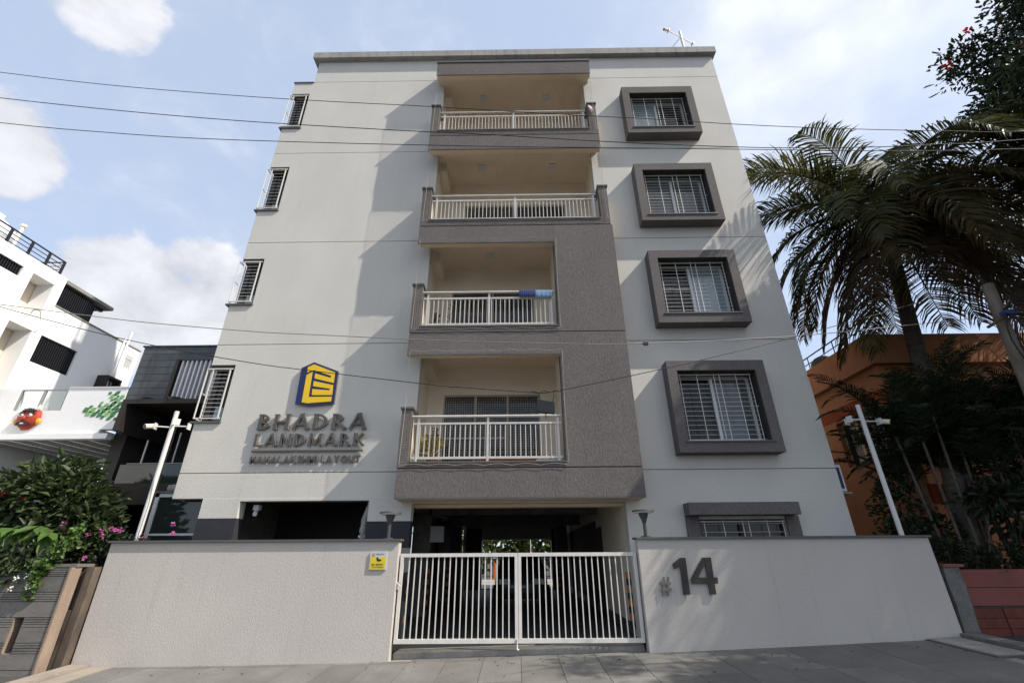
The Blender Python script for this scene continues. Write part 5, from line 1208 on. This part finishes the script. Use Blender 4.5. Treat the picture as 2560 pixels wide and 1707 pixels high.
# big flowering tree on the right, mostly out of frame; it shades the lower right of the facade
FT = thing('flowering_tree', (14.2, -3.4, 0), 'big dark tree with red flowers at the top right corner', 'tree')
CB_ = [(12.25, -2.1, 13.3, .75, .7, .75), (12.7, -2.5, 12.2, .95, .9, .9), (11.9, -2.2, 11.0, .65, .6, .7), (11.9, -2.35, 10.2, .6, .6, .6), (12.6, -2.9, 10.6, .9, .8, .8), (13.3, -3.2, 13.9, 1.3, 1.2, 1.2), (13.6, -3.6, 11.8, 1.5, 1.2, 1.3),
       (12.5, -3.5, 9.5, .9, .8, .8), (13.3, -4.1, 9.0, 1.1, 1.0, .9), (12.4, -4.2, 8.2, .9, .9, .7), (14.4, -3.0, 15.2, 1.3, 1.3, 1.2), (15.0, -4.5, 12.5, 1.6, 1.5, 1.6), (15.0, -4.8, 9.8, 1.4, 1.3, 1.2), (13.5, -5.4, 8.0, 1.2, 1.2, .8), (15.5, -1.8, 13.0, 1.3, 1.1, 1.6),
       (11.6, -3.9, 7.4, .8, .7, .6), (12.2, -5.2, 7.6, 1.0, .9, .7), (12.6, -6.6, 8.6, 1.2, 1.2, .9), (14.6, -7.0, 9.6, 1.5, 1.4, 1.2), (13.4, -5.6, 10.2, 1.3, 1.2, 1.0), (12.3, -3.3, 12.0, .7, .6, .7),
       (11.4, -7.6, 8.2, 1.2, 1.2, .9), (12.8, -8.6, 9.4, 1.5, 1.4, 1.2), (11.6, -9.6, 8.6, 1.2, 1.2, .9), (10.6, -6.2, 7.2, .9, .9, .6), (14.8, -9.4, 10.0, 1.6, 1.5, 1.3),  # out-of-view crown lobes, added to cut sky light on the right
       (12.3, -1.6, 11.7, .5, .5, .6), (12.4, -2.0, 10.4, .6, .5, .6), (12.1, -1.75, 9.7, .5, .5, .5), (12.5, -1.9, 9.3, .6, .5, .45), (13.2, -2.0, 12.5, .9, .8, .9), (13.0, -1.7, 10.3, .7, .6, .8),
       (10.6, -5.0, 8.4, 1.0, 1.0, .7), (9.9, -6.6, 8.6, 1.1, 1.1, .7), (10.4, -8.4, 8.8, 1.2, 1.2, .8), (11.6, -5.6, 9.6, 1.2, 1.1, .9), (9.6, -4.6, 9.6, .7, .7, .5), (13.0, -7.2, 11.0, 1.6, 1.5, 1.2)]  # more unseen lobes overhead, added to darken the lower right
n = 44000; P, d = blob_points(CB_, n, .30)
leaf_mesh('crown', P, nrmz(d * .7 + rand_dirs(n)), nrmz(rand_dirs(n) * .8 + np.array([0, 0, .6])), .16 * (.6 + .7 * rng.random(n)), .075, 'leaf_tree', FT)
mb = MB(); base = Vector((14.2, -3.4, 0)); fork = Vector((14.1, -3.4, 5.5))
mb.tube(smooth([base, (14.3, -3.4, 2.5), fork]), .34, 10, True, .24)
for b in CB_:
    e = Vector(b[:3]); mid = fork.lerp(e, .55) + Vector((0, 0, -.5)); mb.tube(smooth([fork, mid, e]), .13, 7, True, .02)
mb.build('trunk', 'bark', FT)
mb = MB()
for k in range(60):
    i = rng.integers(len(CB_)); b = CB_[i]; a = rand_dirs(1)[0]; e = Vector(b[:3]); q = e + Vector(a * np.array(b[3:]) * 1.05)
    mb.tube([e, e.lerp(q, .6) + Vector((0, 0, .08)), q], .022, 4, False, .006)
mb.build('twigs', 'bark', FT)['kind'] = 'stuff'
blossoms(FT, [(11.55, -2.05, 13.2), (12.0, -1.6, 11.2), (12.2, -2.4, 14.1), (12.1, -3.2, 12.3)], 'flower_red', .075, 12)
n = 60; P, d = blob_points([CB_[0], CB_[2], CB_[1]], n, 1.0)
leaf_mesh('pods', P, nrmz(d * [1, .3, .2]), rand_dirs(n), .30, .045, 'leaf_tree', FT)['kind'] = 'stuff'

# ------------------------------------------------------------------ beyond the garage: rear fence and garden trees
RF = thing('rear_fence', (0, 19, 0), 'dark railed fence seen through the garage at the back', 'fence')
mb = MB(); mb.tube([(-6, 19, 1.35), (6, 19, 1.35)], .03, 6); mb.tube([(-6, 19, .45), (6, 19, .45)], .03, 6); mb.build('rail', 'dark_frame', RF)
fm_ = mesh_of(MB().box(-.012, .012, -.012, .012, .3, 1.35), 'bar', 'dark_frame'); inst('bar', fm_, RF, [(-4 + .16 * i, 19, 0) for i in range(50)])
struct(box('rear_yard', 'concrete', None, -9, 9, 13.9, 23, -.2, .14))
rp = thing('white_mast', (.75, 18.5, 0), 'thin white mast beyond the rear fence', 'pole'); MB().tube([(.75, 18.5, .1), (.72, 18.5, 3.2)], .025, 6).build('shaft', 'white_pole', rp)
fgp = thing('red_banner', (-1.25, 17.5, .2), 'red and yellow banner standing at the back of the garage', 'banner')
MB().box(-1.32, -1.26, 17.5, 17.54, .35, 1.22).build('red_cloth', 'flower_red', fgp); MB().box(-1.259, -1.21, 17.5, 17.54, .15, 1.15).build('yellow_cloth', 'mask_yellow', fgp)
for k, (x, y, h) in enumerate(((-4.2, 25, 6), (.3, 26, 6.5), (4.6, 25, 6))):
    t = thing('garden_tree', (x, y, 0), ('left', 'middle', 'right')[k] + ' of the three green trees seen through the garage', 'tree', 'trees behind the garage')
    P, d = blob_points([(x, y, h * .6, 2.6, 1.8, h * .35), (x - 1.2, y - .6, h * .35, 1.6, 1.3, 1.4), (x + 1.2, y - .5, h * .3, 1.6, 1.3, 1.3), (x, y - .8, 1.2, 1.8, 1.0, 1.0)], 1900, .4)
    leaf_mesh('crown', P, nrmz(d + rand_dirs(1900)), nrmz(rand_dirs(1900) + np.array([0, 0, .5])), .42, .26, 'leaf_garden', t)
    MB().tube([(x, y, 0), (x, y, h * .7)], .2, 8, True, .08).build('trunk', 'bark', t)

# parked car in the garage
CA = thing('parked_car', (.1, 7.2, .1), 'dark grey hatchback parked deep inside the garage', 'car')
secs = [(-1.95, .48, .70, .45), (-1.80, .74, .84, .38), (-1.1, .82, .98, .36), (-.95, .83, 1.02, .36), (-.4, .84, 1.05, .36), (.9, .84, 1.06, .36), (1.6, .80, 1.02, .38), (1.9, .66, .85, .42)]
mb = MB(); v = []; f = []
for (yy, hw, zt, zl) in secs: v += [(.1 - hw * .92, 7.2 + yy, .1 + zl - .14), (.1 - hw, 7.2 + yy, .1 + (zl + zt) / 2 - .05), (.1 - hw * .93, 7.2 + yy, .1 + zt), (.1 + hw * .93, 7.2 + yy, .1 + zt), (.1 + hw, 7.2 + yy, .1 + (zl + zt) / 2 - .05), (.1 + hw * .92, 7.2 + yy, .1 + zl - .14)]
for j in range(len(secs) - 1):
    for i in range(6): f.append((6 * j + i, 6 * j + (i + 1) % 6, 6 * j + 6 + (i + 1) % 6, 6 * j + 6 + i))
f += [(5, 4, 3, 2, 1, 0), tuple(range(6 * len(secs) - 6, 6 * len(secs)))]
mb.add(v, f, True); mb.build('body', 'car_paint', CA)
mb = MB(); mb.add([(-.66, 6.2, 1.10), (.86, 6.2, 1.10), (.72, 6.95, 1.56), (-.52, 6.95, 1.56), (-.66, 8.75, 1.13), (.86, 8.75, 1.13), (.70, 8.3, 1.55), (-.50, 8.3, 1.55)], [(0, 1, 2, 3), (1, 5, 6, 2), (5, 4, 7, 6), (4, 0, 3, 7)]); mb.build('cabin_glass', 'glass', CA)
MB().box(-.53, .73, 6.93, 8.32, 1.552, 1.59).build('roof', 'car_paint', CA)
for s_ in (-1, 1):
    MB().box(.1 + s_ * .50 - .17, .1 + s_ * .50 + .17, 5.235, 5.40, .74, .88).build('headlight', 'diffuser', CA)
    for yy in (5.95, 8.45):
        wv = MB().tube([(.1 + s_ * .68, yy, .40), (.1 + s_ * .87, yy, .40)], .30, 18).build('wheel', 'rubber', CA)
        MB().tube([(.1 + s_ * .875, yy, .40), (.1 + s_ * .885, yy, .40)], .19, 14).build('rim', 'sign_grey', wv)
MB().box(-.30, .50, 5.232, 5.26, .52, .64).build('grille', 'black_plastic', CA)

# fallen leaves and petals scattered on the pavement
n = 70; lx = rng.uniform(-6.5, 7.0, n); ly = -1.13 - np.abs(rng.normal(size=n)) * .55
lz = np.array([gz(a, b) + .012 for a, b in zip(lx, ly)]); an = rng.uniform(0, 6.28, n)
lt = leaf_mesh('leaf_litter', np.stack([lx, ly, lz], 1), np.stack([np.cos(an), np.sin(an), 0 * an], 1), np.tile([0, 0, 1.], (n, 1)) + rng.normal(size=(n, 3)) * .15, .038 * (.4 + rng.random(n)), .016, 'frond_dry', None)
stuff(lt); lt['label'] = 'dry fallen leaves scattered on the grey pavement'; lt['category'] = 'leaf litter'
